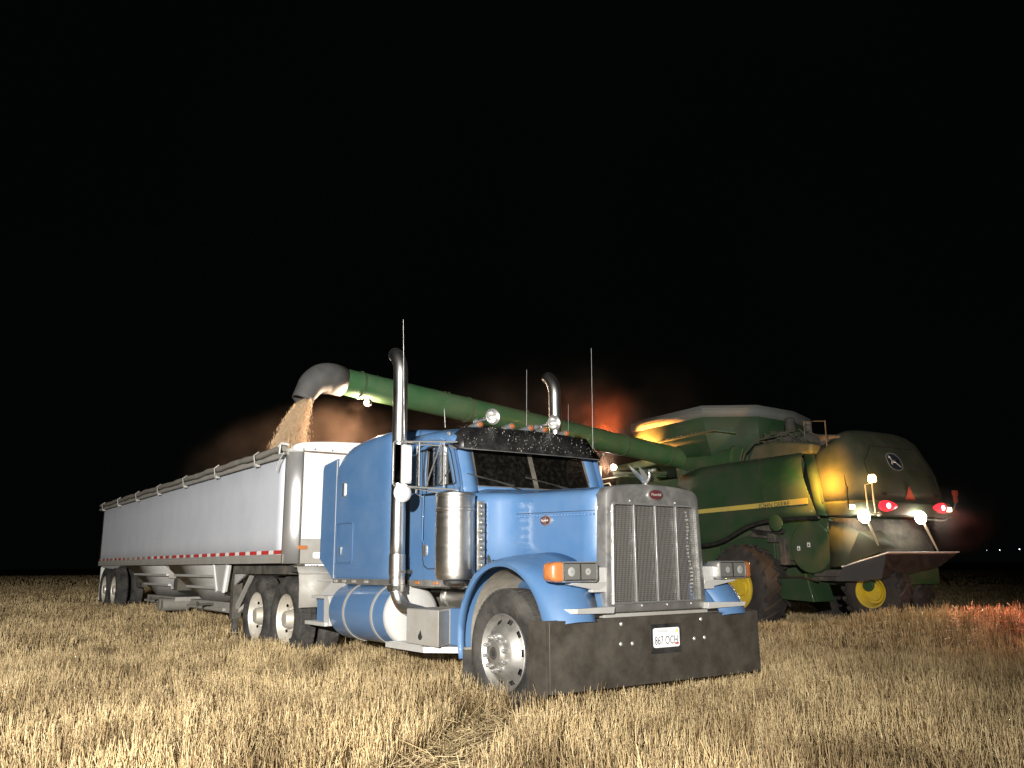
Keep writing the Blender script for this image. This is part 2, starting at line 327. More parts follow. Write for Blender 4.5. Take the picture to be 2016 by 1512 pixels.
# ================================================================== STUBBLE
def stub_mesh(name, P, L, W, lean, col, lying=False):
    """many straws as ONE mesh: three-sided tapered stems in two segments"""
    n = len(P); phi = rng.uniform(0, 2 * math.pi, n)
    d1 = np.stack([lean[:, 0], lean[:, 1], np.full(n, 1.0) if not lying else lean[:, 2]], -1)
    d1 /= np.linalg.norm(d1, axis=1)[:, None]
    bend = rng.normal(0, 0.12, (n, 3)); d2 = d1 + bend; d2 /= np.linalg.norm(d2, axis=1)[:, None]
    mid = P + d1 * (L * 0.55)[:, None]; top = mid + d2 * (L * 0.45)[:, None]
    a = np.cross(d1, np.array([0.3, 0.9, 0.31])); a /= np.linalg.norm(a, axis=1)[:, None]; b = np.cross(d1, a)
    V = np.empty((n, 9, 3))
    for k, (c, s) in enumerate(((P, 1.0), (mid, 0.9), (top, 0.65))):
        for j in range(3):
            t = phi + j * 2.0944
            V[:, k * 3 + j] = c + (a * np.cos(t)[:, None] + b * np.sin(t)[:, None]) * (W * s * 0.5)[:, None]
    base = (np.arange(n) * 9)[:, None]
    q = []
    for k in range(2):
        for j in range(3):
            j2 = (j + 1) % 3; q.append([k * 3 + j, k * 3 + j2, k * 3 + 3 + j2, k * 3 + 3 + j])
    F = (base[:, None, :] + np.array(q)[None]).reshape(-1, 4)
    me = bpy.data.meshes.new(name); me.vertices.add(n * 9); me.vertices.foreach_set('co', V.reshape(-1))
    me.loops.add(F.size); me.loops.foreach_set('vertex_index', F.ravel().astype(np.int32))
    me.polygons.add(len(F)); me.polygons.foreach_set('loop_start', np.arange(0, F.size, 4, dtype=np.int32))
    me.update(calc_edges=True)
    c = np.ones((n, 9, 4), np.float32); c[:, :, :3] = col[:, None, :]
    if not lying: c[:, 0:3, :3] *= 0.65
    at = me.color_attributes.new('Col', 'FLOAT_COLOR', 'POINT'); at.data.foreach_set('color', c.ravel())
    m, nt, out = newmat(name + '_mat'); N, Lk = nt.nodes, nt.links
    p = N.new('ShaderNodeBsdfPrincipled'); p.inputs['Roughness'].default_value = 0.55; p.inputs['Specular IOR Level'].default_value = 0.35
    v = N.new('ShaderNodeVertexColor'); v.layer_name = 'Col'; Lk.new(v.outputs[0], p.inputs['Base Color']); Lk.new(p.outputs[0], out.inputs[0])
    me.materials.append(m); o = bpy.data.objects.new(name, me); COL.objects.link(o); return o

def straw_col(n):
    # pale to golden straws, some weathered brown
    t = rng.random(n)[:, None]; dark = rng.random(n)[:, None] < 0.18
    c = np.array([0.50, 0.36, 0.17]) * (1 - t) + np.array([0.74, 0.59, 0.34]) * t
    return np.where(dark, c * np.array([0.42, 0.36, 0.32]), c)
def noise2(X, Y, s, seed=0):
    return np.array([noise.noise(Vector((x * s, y * s, seed))) for x, y in zip(X, Y)])

# soil wheel track pressed through the stubble in front of the tractor, and places where tyres stand
def seg_dist(X, Y, a, b):
    a = np.array(a[:2]); b = np.array(b[:2]); d = b - a; t = np.clip(((X - a[0]) * d[0] + (Y - a[1]) * d[1]) / d.dot(d), 0, 1)
    return np.hypot(X - a[0] - t * d[0], Y - a[1] - t * d[1])
def straws(y0, y1, dens, wid, hgt, name):
    area = 0.76 * (y1 * y1 - y0 * y0) + 3.0 * (y1 - y0); nc = int(area * dens / 4)
    Y = np.sqrt(rng.uniform(y0 * y0, y1 * y1, nc)); X = rng.uniform(-1, 1, nc) * (0.76 * Y + 1.5)
    # drilled rows run along the combine's heading, 19 cm apart
    rx, ry = -0.492, 0.870
    q = X * rx + Y * ry; qq = np.round(q / 0.19) * 0.19; sft = (qq - q) * 0.55
    X = X + sft * rx; Y = Y + sft * ry
    X = np.repeat(X, 4) + rng.normal(0, 0.022, nc * 4); Y = np.repeat(Y, 4) + rng.normal(0, 0.022, nc * 4)
    n = len(X)
    patch = (noise2(X[::4], Y[::4], 1.1, 3.0) + 0.8 * noise2(X[::4], Y[::4], 0.45, 7.0)).repeat(4); patch2 = noise2(X[::4], Y[::4], 4.0, 9.0).repeat(4)
    keep = rng.random(n) < np.clip(0.84 + 0.7 * patch2, 0.15, 1)
    Ls = hgt * (1 + 0.32 * patch + 0.28 * patch2 + rng.normal(0, 0.16, n)); 
    # pressed track
    tr = np.minimum(seg_dist(X, Y, (-0.1, 6.9), (-0.8, 3.6)), 9)
    trk = tr < 0.27 + 0.08 * patch2
    Ls = np.where(trk, Ls * 0.35, Ls); keep &= ~(trk & (rng.random(n) < 0.82))
    # behind the rise the field beyond the combine carries only short thin stubble
    beyond = (X > 2.6) & (Y > 14.4)
    Ls = np.where(beyond, Ls * 0.75, Ls)
    for F_, O_, pts, rad in ((TF, TO, [(0, 1.02), (0, -1.02), (-4.9, 1.0), (-6.0, 1.0), (-4.9, -1), (-6.0, -1)], 0.33),
                             (LF, LO, [(-16, 1), (-17.15, 1), (-16, -1), (-17.15, -1)], 0.35), (CF, CO, [(0, -1.4), (0, 1.4), (-2.6, -1.0)], 0.5)):
        for px, pr in pts:
            a = to_world(F_, O_, (px - rad * 0.6, pr, 0)); b = to_world(F_, O_, (px + rad * 0.6, pr, 0))
            keep &= ~(seg_dist(X, Y, a, b) < 0.1)
    Ls = np.clip(Ls, 0.03, 0.4)
    X, Y, Ls = X[keep], Y[keep], Ls[keep]; n = len(X)
    P = np.stack([X, Y, height(X, Y) - 0.01], -1)
    lean = rng.normal(0, 0.17, (n, 3)); far = rng.random(n) < 0.12; lean[far] *= 3.2
    W = wid * rng.uniform(0.75, 1.35, n)
    br = np.clip(0.9 + 0.55 * noise2(X, Y, 0.9, 5.0) + 0.6 * noise2(X, Y, 2.6, 15.0) + 0.35 * noise2(X, Y, 7.0, 25.0), 0.25, 1.25)[:, None]  # brown patches; the darker clumps also stand in for shadowed gaps
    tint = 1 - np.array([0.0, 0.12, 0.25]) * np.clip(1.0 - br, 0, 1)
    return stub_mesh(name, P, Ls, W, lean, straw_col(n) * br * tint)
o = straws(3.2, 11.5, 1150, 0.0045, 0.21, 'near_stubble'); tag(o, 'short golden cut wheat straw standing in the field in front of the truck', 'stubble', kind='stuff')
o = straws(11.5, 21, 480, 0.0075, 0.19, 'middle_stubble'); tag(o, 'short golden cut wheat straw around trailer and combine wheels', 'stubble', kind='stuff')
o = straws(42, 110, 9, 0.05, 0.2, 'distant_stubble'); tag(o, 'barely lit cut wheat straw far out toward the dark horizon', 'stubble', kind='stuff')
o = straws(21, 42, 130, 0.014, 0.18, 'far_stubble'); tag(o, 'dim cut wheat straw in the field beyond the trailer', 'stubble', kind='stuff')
def loose():
    n = 26000; Y = np.sqrt(rng.uniform(9, 20 ** 2, n)); X = rng.uniform(-1, 1, n) * (0.76 * Y + 1.5)
    k = int(n * 0.07); t = rng.random(k); X[:k] = -0.02 - 0.73 * t + rng.normal(0, .17, k); Y[:k] = 7.9 - 3.7 * t + rng.normal(0, .08, k)
    hz = height(X, Y) + np.abs(rng.normal(0.03, 0.045, n)); hz[:k] = height(X[:k], Y[:k]) + 0.012
    a = rng.uniform(0, 2 * math.pi, n); lean = np.stack([np.cos(a), np.sin(a), rng.normal(0.05, 0.28, n)], -1)
    L = rng.uniform(0.05, 0.26, n)
    return stub_mesh('loose_straw', np.stack([X, Y, hz], -1), L, 0.0048 * rng.uniform(0.7, 1.4, n) * np.clip(Y / 8, 1, 2), lean, straw_col(n) * np.where(np.arange(n) < k, 0.62, 1.0)[:, None], True)
tag(loose(), 'loose broken straw lying flat among the stubble', 'straw', kind='stuff')

# ================================================================== WHEELS
def truck_tyre_geo(c, out, R=0.535, W=0.27, lugs=44):
    g = G(); h = W
    prof = [(0.035, 0.315), (0.012, 0.345), (-0.006, 0.40), (-0.004, 0.45), (0.018, R - 0.03), (0.04, R - 0.008), (0.055, R), (h - 0.055, R), (h - 0.04, R - 0.008), (h - 0.02, R - 0.03), (h, 0.44), (h - 0.005, 0.36), (h - 0.01, 0.325)]
    g.lathe([(-a, r) for a, r in prof], c, (0, out, 0), 72)
    for k in range(lugs):
        t0 = 2 * math.pi * k / lugs; t1 = t0 + 2 * math.pi / lugs * 0.72
        for (a0, a1, sh) in ((0.045, 0.10, 0), (0.108, 0.162, .5), (0.17, 0.225, 0)):
            u0, u1 = t0 + sh * 2 * math.pi / lugs, t1 + sh * 2 * math.pi / lugs
            P = lambda a, r, t: (c[0] + r * math.sin(t), c[1] - out * a, c[2] + r * math.cos(t))
            g.hexa([P(a0, R - 0.012, u0), P(a1, R - 0.012, u0), P(a1, R - 0.012, u1), P(a0, R - 0.012, u1)],
                   [P(a0, R + 0.008, u0), P(a1, R + 0.008, u0), P(a1, R + 0.008, u1), P(a0, R + 0.008, u1)])
    return g
def steer_wheel(parent, c, out):
    t = truck_tyre_geo(c, out, R=0.52, lugs=60).obj('wheel', M['rubber'], parent, label=None)
    g = G()
    n = 80; hole = lambda k, i: k in (5, 6) and (i % 8) in (2, 3, 4)
    prof = [(-0.045, 0.31), (-0.014, 0.322), (-0.008, 0.315), (-0.02, 0.305), (-0.05, 0.29), (-0.055, 0.272), (-0.045, 0.258), (-0.035, 0.24), (-0.005, 0.215), (0.02, 0.19), (0.035, 0.165), (0.036, 0.115), (0.045, 0.10), (0.075, 0.088), (0.08, 0.045), (0.075, 0.04)]
    g.lathe(prof, c, (0, out, 0), n, hole)
    rim = g.obj('rim', M['rim'], t, angle=50)
    d = G(); d.lathe([(-0.09, 0.3), (-0.09, 0.05)], c, (0, out, 0), 40); d.lathe([(0.078, 0.04), (0.078, 0.001)], c, (0, out, 0), 20); d.obj('brake_drum', M['black'], t)
    for k in range(10):
        g = G(); a = 2 * math.pi * k / 10 + 0.2; q = (c[0] + 0.142 * math.cos(a), c[1], c[2] + 0.142 * math.sin(a))
        g.lathe([(0.03, 0.022), (0.062, 0.019), (0.085, 0.015), (0.095, 0.004)], q, (0, out, 0), 10); g.obj('lug_nut', M['chrome'], t)
    g = G(); g.lathe([(0.081, 0.052), (0.083, 0.05), (0.083, 0.03), (0.081, 0.028)], c, (0, out, 0), 24); g.obj('hub_ring', M['rubber'], t)
    return t
def dual_wheel(parent, c, out, mat='rim_white'):
    t = truck_tyre_geo(c, out).obj('wheel', M['rubber'], parent)
    g = truck_tyre_geo((c[0], c[1] - out * 0.335, c[2]), out, lugs=44); g.obj('inner_tyre', M['rubber'], t)
    g = G(); n = 80; hole = lambda k, i: k == 4 and (i % 8) in (3, 4)
    prof = [(-0.06, 0.312), (-0.034, 0.322), (-0.028, 0.316), (-0.06, 0.30), (-0.13, 0.288), (-0.15, 0.262), (-0.155, 0.215), (-0.15, 0.17), (-0.15, 0.115), (-0.03, 0.105), (-0.01, 0.09), (-0.008, 0.001)]
    g.lathe(prof, c, (0, out, 0), n, hole)
    for k in range(10):
        a = 2 * math.pi * k / 10 + 0.2; q = (c[0] + 0.142 * math.cos(a), c[1], c[2] + 0.142 * math.sin(a))
        g.lathe([(-0.15, 0.02), (-0.12, 0.017), (-0.1, 0.013), (-0.098, 0.001)], q, (0, out, 0), 8)
    g.obj('rim', M[mat], t, angle=50)
    return t

# ================================================================== TRACTOR (SEMI TRUCK)
truck = thing('semi_truck', 'blue long nosed semi truck with tall grille, sleeper and twin exhaust stacks', 'truck', (TO[0], TO[1], 0), TF)
T = truck
def build_truck():
    # frame ----------------------------------------------------------
    g = G()
    for r in (-0.43, 0.43): g.box(-7.0, 0.6, r - 0.04, r + 0.04, 0.62, 0.9)
    for x in (-1.9, -3.2, -4.2, -5.4, -6.8): g.box(x - 0.05, x + 0.05, -0.4, 0.4, 0.66, 0.86)
    g.tube([(0, -0.9, 0.5), (0, 0.9, 0.5)], 0.06)
    for x in (-4.9, -6.05): g.tube([(x, -0.8, 0.56), (x, 0.8, 0.56)], 0.09)
    g.box(-6.2, -4.7, 0.44, 0.6, 0.35, 0.62); g.box(-6.2, -4.7, -0.6, -0.44, 0.35, 0.62)
    g.box(-0.6, 0.5, -0.5, 0.5, 0.75, 1.5); g.box(-0.95, 0.58, -0.62, 0.62, 0.88, 1.0)
    g.obj('chassis_frame', M['frame'], T, 0.008)
    g = G(); g.box(-6.0, -4.9, -0.45, 0.45, 0.93, 1.0); g.lathe([(1.0, 0.5), (1.1, 0.5), (1.13, 0.47), (1.13, 0.1)], (-5.45, 0, 0), (0, 0, 1), 32); g.obj('fifth_wheel', M['frame'], T)
    # wheels ---------------------------------------------------------
    steer_wheel(T, (0, 1.15, 0.52), 1); steer_wheel(T, (0, -1.15, 0.52), -1)
    for x, z in ((-4.9, 0.57), (-6.02, 0.57)):
        dual_wheel(T, (x, 1.2, z), 1); dual_wheel(T, (x, -1.2, z), -1)
    # hood -----------------------------------------------------------
    def hoodring(x, w, zc, ze, zb, r=0.09):
        half = [(0, zc), (0.35 * w, zc - 0.004), (0.7 * w, zc - 0.3 * (zc - ze)), (w - r, ze)]
        half += [(w - r + r * math.sin(D2R(a)), ze - r + r * math.cos(D2R(a))) for a in (18, 36, 54, 72, 90)]
        half += [(w, ze - r - 0.12), (w + 0.002, 0.5 * (ze + zb)), (w + 0.004, zb)]
        return [(x, -p, z) for p, z in reversed(half[1:])] + [(x, p, z) for p, z in half]
    g = G()
    secs = [(0.605, 0.548, 1.915, 1.885, 0.98), (0.4, 0.57, 1.922, 1.888, 0.98), (0.0, 0.612, 1.935, 1.898, 0.98), (-0.3, 0.645, 1.945, 1.906, 1.0), (-0.42, 0.665, 1.95, 1.908, 1.05),
            (-0.5, 0.70, 1.955, 1.91, 1.1), (-0.57, 0.77, 1.96, 1.915, 1.1), (-0.66, 0.85, 1.968, 1.92, 1.1), (-0.8, 0.9, 1.98, 1.93, 1.1), (-0.98, 0.925, 2.0, 1.95, 1.1)]
    g.loft([hoodring(*s) for s in secs], False)
    for k in range(26):
        x = 0.56 - k * 0.04; w = np.interp(-x, [-0.605, -0.4, 0, 0.3, 0.42], [0.548, 0.57, 0.612, 0.645, 0.665]); z = 1.668 + 0.02 * (0.6 - x)
        g.ball((x, w + 0.008, z), 0.0055, 6)
    hood = g.obj('hood', M['blue'], T, angle=50, solid=0.012)
    g = G(); g.bar((0.6, 0.557, 1.70), (-0.42, 0.676, 1.715), 0.004, 0.004); g.obj('hood_seam', M['ink'], hood)
    # badge on the hood side
    g = G(); bx, bz, br = -0.03, 1.637, 0.63
    e = lambda a, b, y: [(bx + a * math.cos(t), y, bz + b * math.sin(t)) for t in np.linspace(0, 2 * math.pi, 33)[:-1]]
    g.loft([e(0.077, 0.047, br - 0.02), e(0.077, 0.047, br + 0.006), e(0.07, 0.04, br + 0.01)]); bd = g.obj('hood_badge', M['chrome'], T)
    g = G(); g.loft([e(0.07, 0.04, br), e(0.07, 0.04, br + 0.0125), e(0.06, 0.033, br + 0.015)]); g.obj('badge_enamel', M['red_badge'], bd)
    text('badge_lettering', 'Peterbilt', 0.03, (bx - 0.054, br + 0.0165, bz - 0.009), (1, 0, 0), (0, 0, 1), M['bright'], bd, 0.001, shear=0.3)
    # grille shell -----------------------------------------------------
    def shell_loop(x, wt, wb, zb, zt, r, arch):
        P = []; n = 12
        for k in range(n + 1):      # top edge from right (+r) corner to left
            u = 1 - 2 * k / n; w = (wt - r) * u; P.append((x, w, zt + arch * (1 - u * u)))
        for a in (110, 130, 150, 170): P.append((x, -(wt - r) - r * math.sin(D2R(a - 90)), zt - r + r * math.cos(D2R(a - 90))))
        for k in range(1, 9): t = k / 9; P.append((x, -(wt + (wb - wt) * t), (zt - r) + (zb + 0.02 - zt + r) * t))
        for k in range(n + 1): P.append((x, -wb + 2 * wb * k / n, zb))
        for k in range(1, 9): t = 1 - k / 9; P.append((x, (wt + (wb - wt) * t), (zt - r) + (zb + 0.02 - zt + r) * t))
        for a in (10, 30, 50, 70): P.append((x, (wt - r) + r * math.cos(D2R(a)), zt - r + r * math.sin(D2R(a))))
        return P
    g = G()
    loops = [shell_loop(0.60, 0.56, 0.60, 0.85, 1.90, 0.09, 0.03), shell_loop(0.70, 0.565, 0.605, 0.848, 1.905, 0.09, 0.03), shell_loop(0.722, 0.555, 0.595, 0.858, 1.895, 0.09, 0.03), shell_loop(0.73, 0.53, 0.57, 0.88, 1.875, 0.08, 0.03),
             shell_loop(0.73, 0.508, 0.525, 0.925, 1.755, 0.03, 0.0), shell_loop(0.72, 0.5, 0.517, 0.932, 1.748, 0.03, 0.0), shell_loop(0.66, 0.5, 0.517, 0.932, 1.748, 0.03, 0.0)]
    g.loft(loops, True, False); sh = g.obj('grille_shell', M['shell'], T, angle=40)
    g = G(); g.loft([shell_loop(0.725, 0.512, 0.53, 0.919, 1.761, 0.03, 0.0), shell_loop(0.745, 0.51, 0.528, 0.921, 1.759, 0.03, 0.0), shell_loop(0.745, 0.497, 0.514, 0.934, 1.746, 0.03, 0), shell_loop(0.70, 0.497, 0.514, 0.934, 1.746, 0.03, 0)], True, False)
    g.obj('grille_trim', M['chrome'], sh)
    g = G()
    for k in range(1, 62):
        y = -0.515 + 1.03 * k / 62; g.bar((0.705, y, 0.93), (0.705, y * 0.975, 1.75), 0.0034, 0.0034)
    for k in range(1, 50):
        z = 0.932 + 0.816 * k / 50; g.bar((0.708, -0.51, z), (0.708, 0.51, z), 0.0034, 0.0034)
    g.obj('grille_mesh', M['wire'], T)
    g = G()
    for y in (-0.255, 0.0, 0.255): g.box(0.712, 0.74, y - 0.012, y + 0.012, 0.93, 1.75)
    g.obj('grille_bars', M['shell'], T, 0.003)
    g = G(); g.box(0.585, 0.612, -0.553, 0.553, 0.88, 1.84); g.box(0.613, 0.70, 0.522, 0.552, 0.88, 1.8); g.box(0.613, 0.70, -0.552, -0.522, 0.88, 1.8); g.obj('radiator', M['black'], T)
    g = G(); g.box(0.613, 0.63, -0.36, 0.36, 0.98, 1.66)
    for k in range(50): g.box(0.63, 0.636, -0.36, 0.36, 0.985 + k * 0.0135, 0.99 + k * 0.0135)
    g.obj('condenser', M['rad'], T)
    g = G(); random.seed(5); pts = []
    for k in range(46):
        z = 1.71 - k * 0.0165; w = 0.004 + 0.016 * random.random() * (1.2 if k > 3 else .5); c = -0.405 - 0.012 * math.sin(k * 0.24) - 0.0009 * k
        pts.append([(0.703 + 0.004 * (k % 2), c - w, z), (0.703 + 0.004 * (k % 2), c + w, z - 0.003)])
    for k in range(0, 45): g.add([pts[k][0], pts[k][1], pts[k + 1][1], pts[k + 1][0]], [(0, 1, 2, 3)] if k % 2 == 0 else [])
    g.obj('torn_bug_screen', M['bright'], T, angle=1, label='pale torn strip of screen hanging behind the grille')
    g = G()     # emblem on the crown of the shell
    e = lambda a, b, x: [(x, a * math.cos(t), 1.842 + b * math.sin(t)) for t in np.linspace(0, 2 * math.pi, 33)[:-1]]
    g.loft([e(0.093, 0.05, 0.72), e(0.093, 0.05, 0.742), e(0.084, 0.042, 0.748)]); em = g.obj('grille_emblem', M['chrome'], T)
    g = G(); g.loft([e(0.084, 0.042, 0.74), e(0.084, 0.042, 0.75), e(0.075, 0.035, 0.753)]); g.obj('emblem_enamel', M['red_badge'], em)
    text('emblem_lettering', 'Peterbilt', 0.036, (0.7545, 0.066, 1.832), (0, -1, 0), (0, 0, 1), M['rail_gray'], em, 0.001, shear=0.3)
    for (y, z) in ((0.52, 1.68), (0.52, 1.3), (0.53, 1.0), (-0.52, 1.62), (-0.52, 1.3), (-0.53, 1.0), (0.3, 1.78), (-0.25, 1.78), (0.2, 0.9), (-0.1, 0.9), (-0.4, 0.9)): g = G(); g.lathe([(0, .009), (.006, .009), (.01, .004), (.01, .0001)], (0.728, y, z), (1, 0, 0), 8); g.obj('bolt', M['bright'], sh)
    # hood ornament: a swan with raised wings
    g = G(); z0 = 1.935; ox = 0.62
    g.lathe([(0, 0.035), (0.008, 0.034), (0.012, 0.02), (0.02, 0.012)], (ox, 0, z0), (0, 0, 1), 16)
    g.tube([(ox - 0.05, 0, z0 + 0.045), (ox - 0.02, 0, z0 + 0.03), (ox + 0.02, 0, z0 + 0.035), (ox + 0.05, 0, z0 + 0.06), (ox + 0.06, 0, z0 + 0.09), (ox + 0.05, 0, z0 + 0.112), (ox + 0.06, 0, z0 + 0.13), (ox + 0.085, 0, z0 + 0.122), (ox + 0.105, 0, z0 + 0.108)],
           [0.006, 0.02, 0.022, 0.014, 0.009, 0.008, 0.012, 0.008, 0.002], 10)
    for s in (-1, 1):
        g.loft([[(ox + 0.03, s * 0.012, z0 + 0.04), (ox - 0.03, s * 0.014, z0 + 0.035), (ox - 0.03, s * 0.02, z0 + 0.04), (ox + 0.03, s * 0.02, z0 + 0.046)],
                [(ox - 0.01, s * 0.035, z0 + 0.085), (ox - 0.08, s * 0.035, z0 + 0.085), (ox - 0.08, s * 0.041, z0 + 0.088), (ox - 0.01, s * 0.041, z0 + 0.088)],
                [(ox - 0.07, s * 0.05, z0 + 0.14), (ox - 0.12, s * 0.05, z0 + 0.15), (ox - 0.12, s * 0.053, z0 + 0.151), (ox - 0.07, s * 0.053, z0 + 0.142)],
                [(ox - 0.14, s * 0.06, z0 + 0.19), (ox - 0.145, s * 0.06, z0 + 0.192), (ox - 0.145, s * 0.061, z0 + 0.192), (ox - 0.14, s * 0.061, z0 + 0.191)]])
    g.obj('hood_ornament', M['chrome'], T, angle=60)
    # fenders ----------------------------------------------------------
    def fender(s):
        rings = []; C = (0.0, 0.6)
        for th in list(np.linspace(196, 90, 16)) + list(np.linspace(84, 14, 13)):
            a = D2R(th); fr = np.clip((80 - th) / 62, 0, 1) ** 1.7
            rear = np.clip((th - 120) / 60, 0, 1)
            ro = [0.635, 0.64, 0.665 + 0.01 * fr, 0.685 + 0.05 * fr, 0.705 + 0.10 * fr, 0.722 + 0.12 * fr, 0.735 + 0.10 * fr, 0.75 + 0.04 * fr]
            yy = [1.12, 1.165, 1.175 - 0.01 * fr, 1.15 - 0.01 * fr, 1.07 - 0.01 * fr, 0.95 + 0.02 * fr, 0.80 + 0.05 * fr, 0.57 + 0.16 * fr]
            if rear > 0: yy = [1.12, 1.165, 1.172, 1.155, 1.10 + 0.0 * rear, 1.0 + 0.05 * rear, 0.9 + 0.1 * rear, 0.7 + 0.25 * rear]; k_ = 1 - 0.55 * rear; ro = [0.635, 0.64, 0.64 + 0.032 * k_, 0.64 + 0.055 * k_, 0.64 + 0.07 * k_, 0.64 + 0.078 * k_, 0.64 + 0.08 * k_, 0.64 + 0.08 * k_]
            rings.append([(C[0] + q * math.cos(a), s * y, C[1] + q * math.sin(a)) for q, y in zip(ro, yy)])
        # nose closes down to the front corner
        last = rings[-1]; rings.append([(p[0] * 0.985 - 0.01, p[1], max(p[2] - 0.045, 0.80)) for p in last])
        g = G(); g.loft(rings, False); f = g.obj('fender', M['blue'], T, angle=60, solid=0.014)
        g = G(); g.hexa([(0.45, s * 0.5, 0.86), (0.70, s * 0.5, 0.86), (0.74, s * 0.88, 0.86), (0.45, s * 0.9, 0.86)], [(0.42, s * 0.5, 1.12), (0.60, s * 0.5, 1.12), (0.62, s * 0.86, 1.06), (0.42, s * 0.88, 1.08)]); g.obj('fender_nose', M['blue'], f, 0.02)
        g = G(); R_ = 0.615; rings = []
        for th in np.linspace(200, 62, 18):
            a = D2R(th); rings.append([(R_ * math.cos(a), s * y, 0.6 + R_ * math.sin(a)) for y in (1.06, 0.8, 0.5)])
        g.loft(rings, False); g.box(-0.62, -0.585, *sorted((s * 0.62, s * 1.13)), 0.3, 0.52); g.obj('wheel_well_liner', M['liner'], f)
        g = G(); g.box(-0.61, -0.58, *sorted((s * 0.6, s * 1.15)), 0.17, 0.50); g.obj('mud_flap', M['rubber'], T)
    fender(1); fender(-1)
    # headlamps ----------------------------------------------------------
    for s in (1, -1):
        y0, y1 = 0.73, 1.10
        pod = G(); lo = lambda x, i, : [(x, s * p[0], p[1]) for p in rrect(y0 + i, y1 - i, 1.105 + i, 1.27 - i, 0.03)]
        pod.loft([lo(0.6, 0.02), lo(0.64, 0), lo(0.78, 0), lo(0.79, 0.005), lo(0.79, 0.014), lo(0.775, 0.018)], True, True)
        pd = pod.obj('headlamp', M['chrome'], T, angle=40)
        g = G()
        for a, b in ((0.745, 0.91), (0.92, 1.085)):
            g.prism([(s * p[0], p[1]) for p in rrect(a, b, 1.125, 1.25, 0.012)], 0, 0.76, 0.787)
        g.obj('lens', M['headlens'], pd, 0.004)
        g = G(); g.box(0.785, 0.79, *sorted((s * 0.742, s * 1.088)), 1.118, 1.124); g.box(0.785, 0.79, *sorted((s * 0.742, s * 1.088)), 1.251, 1.257); g.box(0.785, 0.79, *sorted((s * 0.91, s * 0.92)), 1.124, 1.251); g.box(0.785, 0.79, *sorted((s * 1.086, s * 1.094)), 1.124, 1.251); g.obj('bezel', M['black'], pd)
        for c in (1.01, 0.84): g = G(); g.lathe([(0.0015, 0.006), (0.001, 0.028), (-0.003, 0.04 if c > 0.9 else 0.02)], (0.789, s * c, 1.188), (1, 0, 0), 14); g.obj('bulb_reflector', M['bright'], pd)
        g = G(); g.loft([[(0.7 + q[0], s * (y1 + d), 1.187 + q[1]) for q in rrect(-0.07 * k, 0.085 * k, -0.08 * k, 0.08 * k, 0.03 * k)] for d, k in ((-0.005, 1.0), (0.05, 0.97), (0.085, 0.8), (0.1, 0.5), (0.104, 0.1))], True, True)
        g.obj('turn_signal', M['amber'], pd, angle=50)
        g = G(); g.prism([(0.57, 1.09), (0.57, 1.03), (0.69, 1.07), (0.80, 1.09)] , 1, s * 0.64, s * 0.9) if False else g.hexa([(0.62, s * 0.6, 1.04), (0.7, s * 0.6, 1.02), (0.74, s * 0.98, 1.085), (0.66, s * 0.98, 1.085)], [(0.62, s * 0.6, 1.1), (0.72, s * 0.6, 1.1), (0.76, s * 0.98, 1.1), (0.66, s * 0.98, 1.1)])
        g.box(0.66, 0.71, *sorted((s * 0.585, s * 0.735)), 1.02, 1.22)
        g.obj('bracket', M['alu'], pd, 0.004)
        g = G(); g.hexa([(0.70, s * 0.56, 0.85), (0.78, s * 0.56, 0.85), (0.83, s * 1.0, 0.862), (0.72, s * 1.05, 0.862)], [(0.70, s * 0.56, 0.905), (0.79, s * 0.56, 0.905), (0.84, s * 1.0, 0.90), (0.72, s * 1.08, 0.90)]); g.obj('bumper_bracket', M['alu'], T, 0.004)
    # bumper ----------------------------------------------------------
    g = G(); g.box(0.735, 0.775, -1.235, 1.235, 0.27, 0.812)
    g.box(0.50, 0.735, 1.225, 1.235, 0.24, 0.812); g.box(0.50, 0.735, -1.235, -1.225, 0.24, 0.812); g.box(0.66, 0.735, -1.225, 1.225, 0.80, 0.811)
    bp = g.obj('bumper', M['bumper'], T, 0.006)
    g = G(); g.box(0.60, 0.72, -0.62, 0.62, 0.813, 0.843); g.box(0.5, 0.6, -0.9, 0.9, 0.78, 0.83); g.obj('bumper_step', M['rail_gray'], bp, 0.004)
    for y, z in ((0.50, 0.606), (0.372, 0.603), (-0.364, 0.605), (-0.494, 0.607), (0.49, 0.763), (-0.46, 0.765)): g = G(); g.ball((0.779, y, z), 0.0165, 12, (.6, 1, 1)); g.obj('bolt', M['bright'], bp)
    g = G(); g.box(0.776, 0.781, -0.20, 0.165, 0.505, 0.745); g.obj('plate_mount', M['black'], bp, 0.002)
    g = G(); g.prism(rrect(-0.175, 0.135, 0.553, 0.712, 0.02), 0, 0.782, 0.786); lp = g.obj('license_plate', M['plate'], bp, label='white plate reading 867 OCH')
    text('plate_number', '867 OCH', 0.098, (0.787, 0.122, 0.578), (0, -1, 0), (0, 0, 1), M['ink'], lp, 0.0006, sx=0.70, off=-0.0005)
    text('plate_state', 'KANSAS', 0.034, (0.787, 0.078, 0.677), (0, -1, 0), (0, 0, 1), M['ink_gray'], lp, 0.0006)
    g = G(); g.lathe([(0, 0.013), (.0025, 0.013), (.0025, .0001)], (0.785, -0.145, 0.684), (1, 0, 0), 16); g.obj('yellow_sticker', M['sticker_yellow'], lp)
    g = G(); g.box(0.7845, 0.7875, -0.162, -0.118, 0.572, 0.586); g.obj('red_sticker', M['red_reflect'], lp)
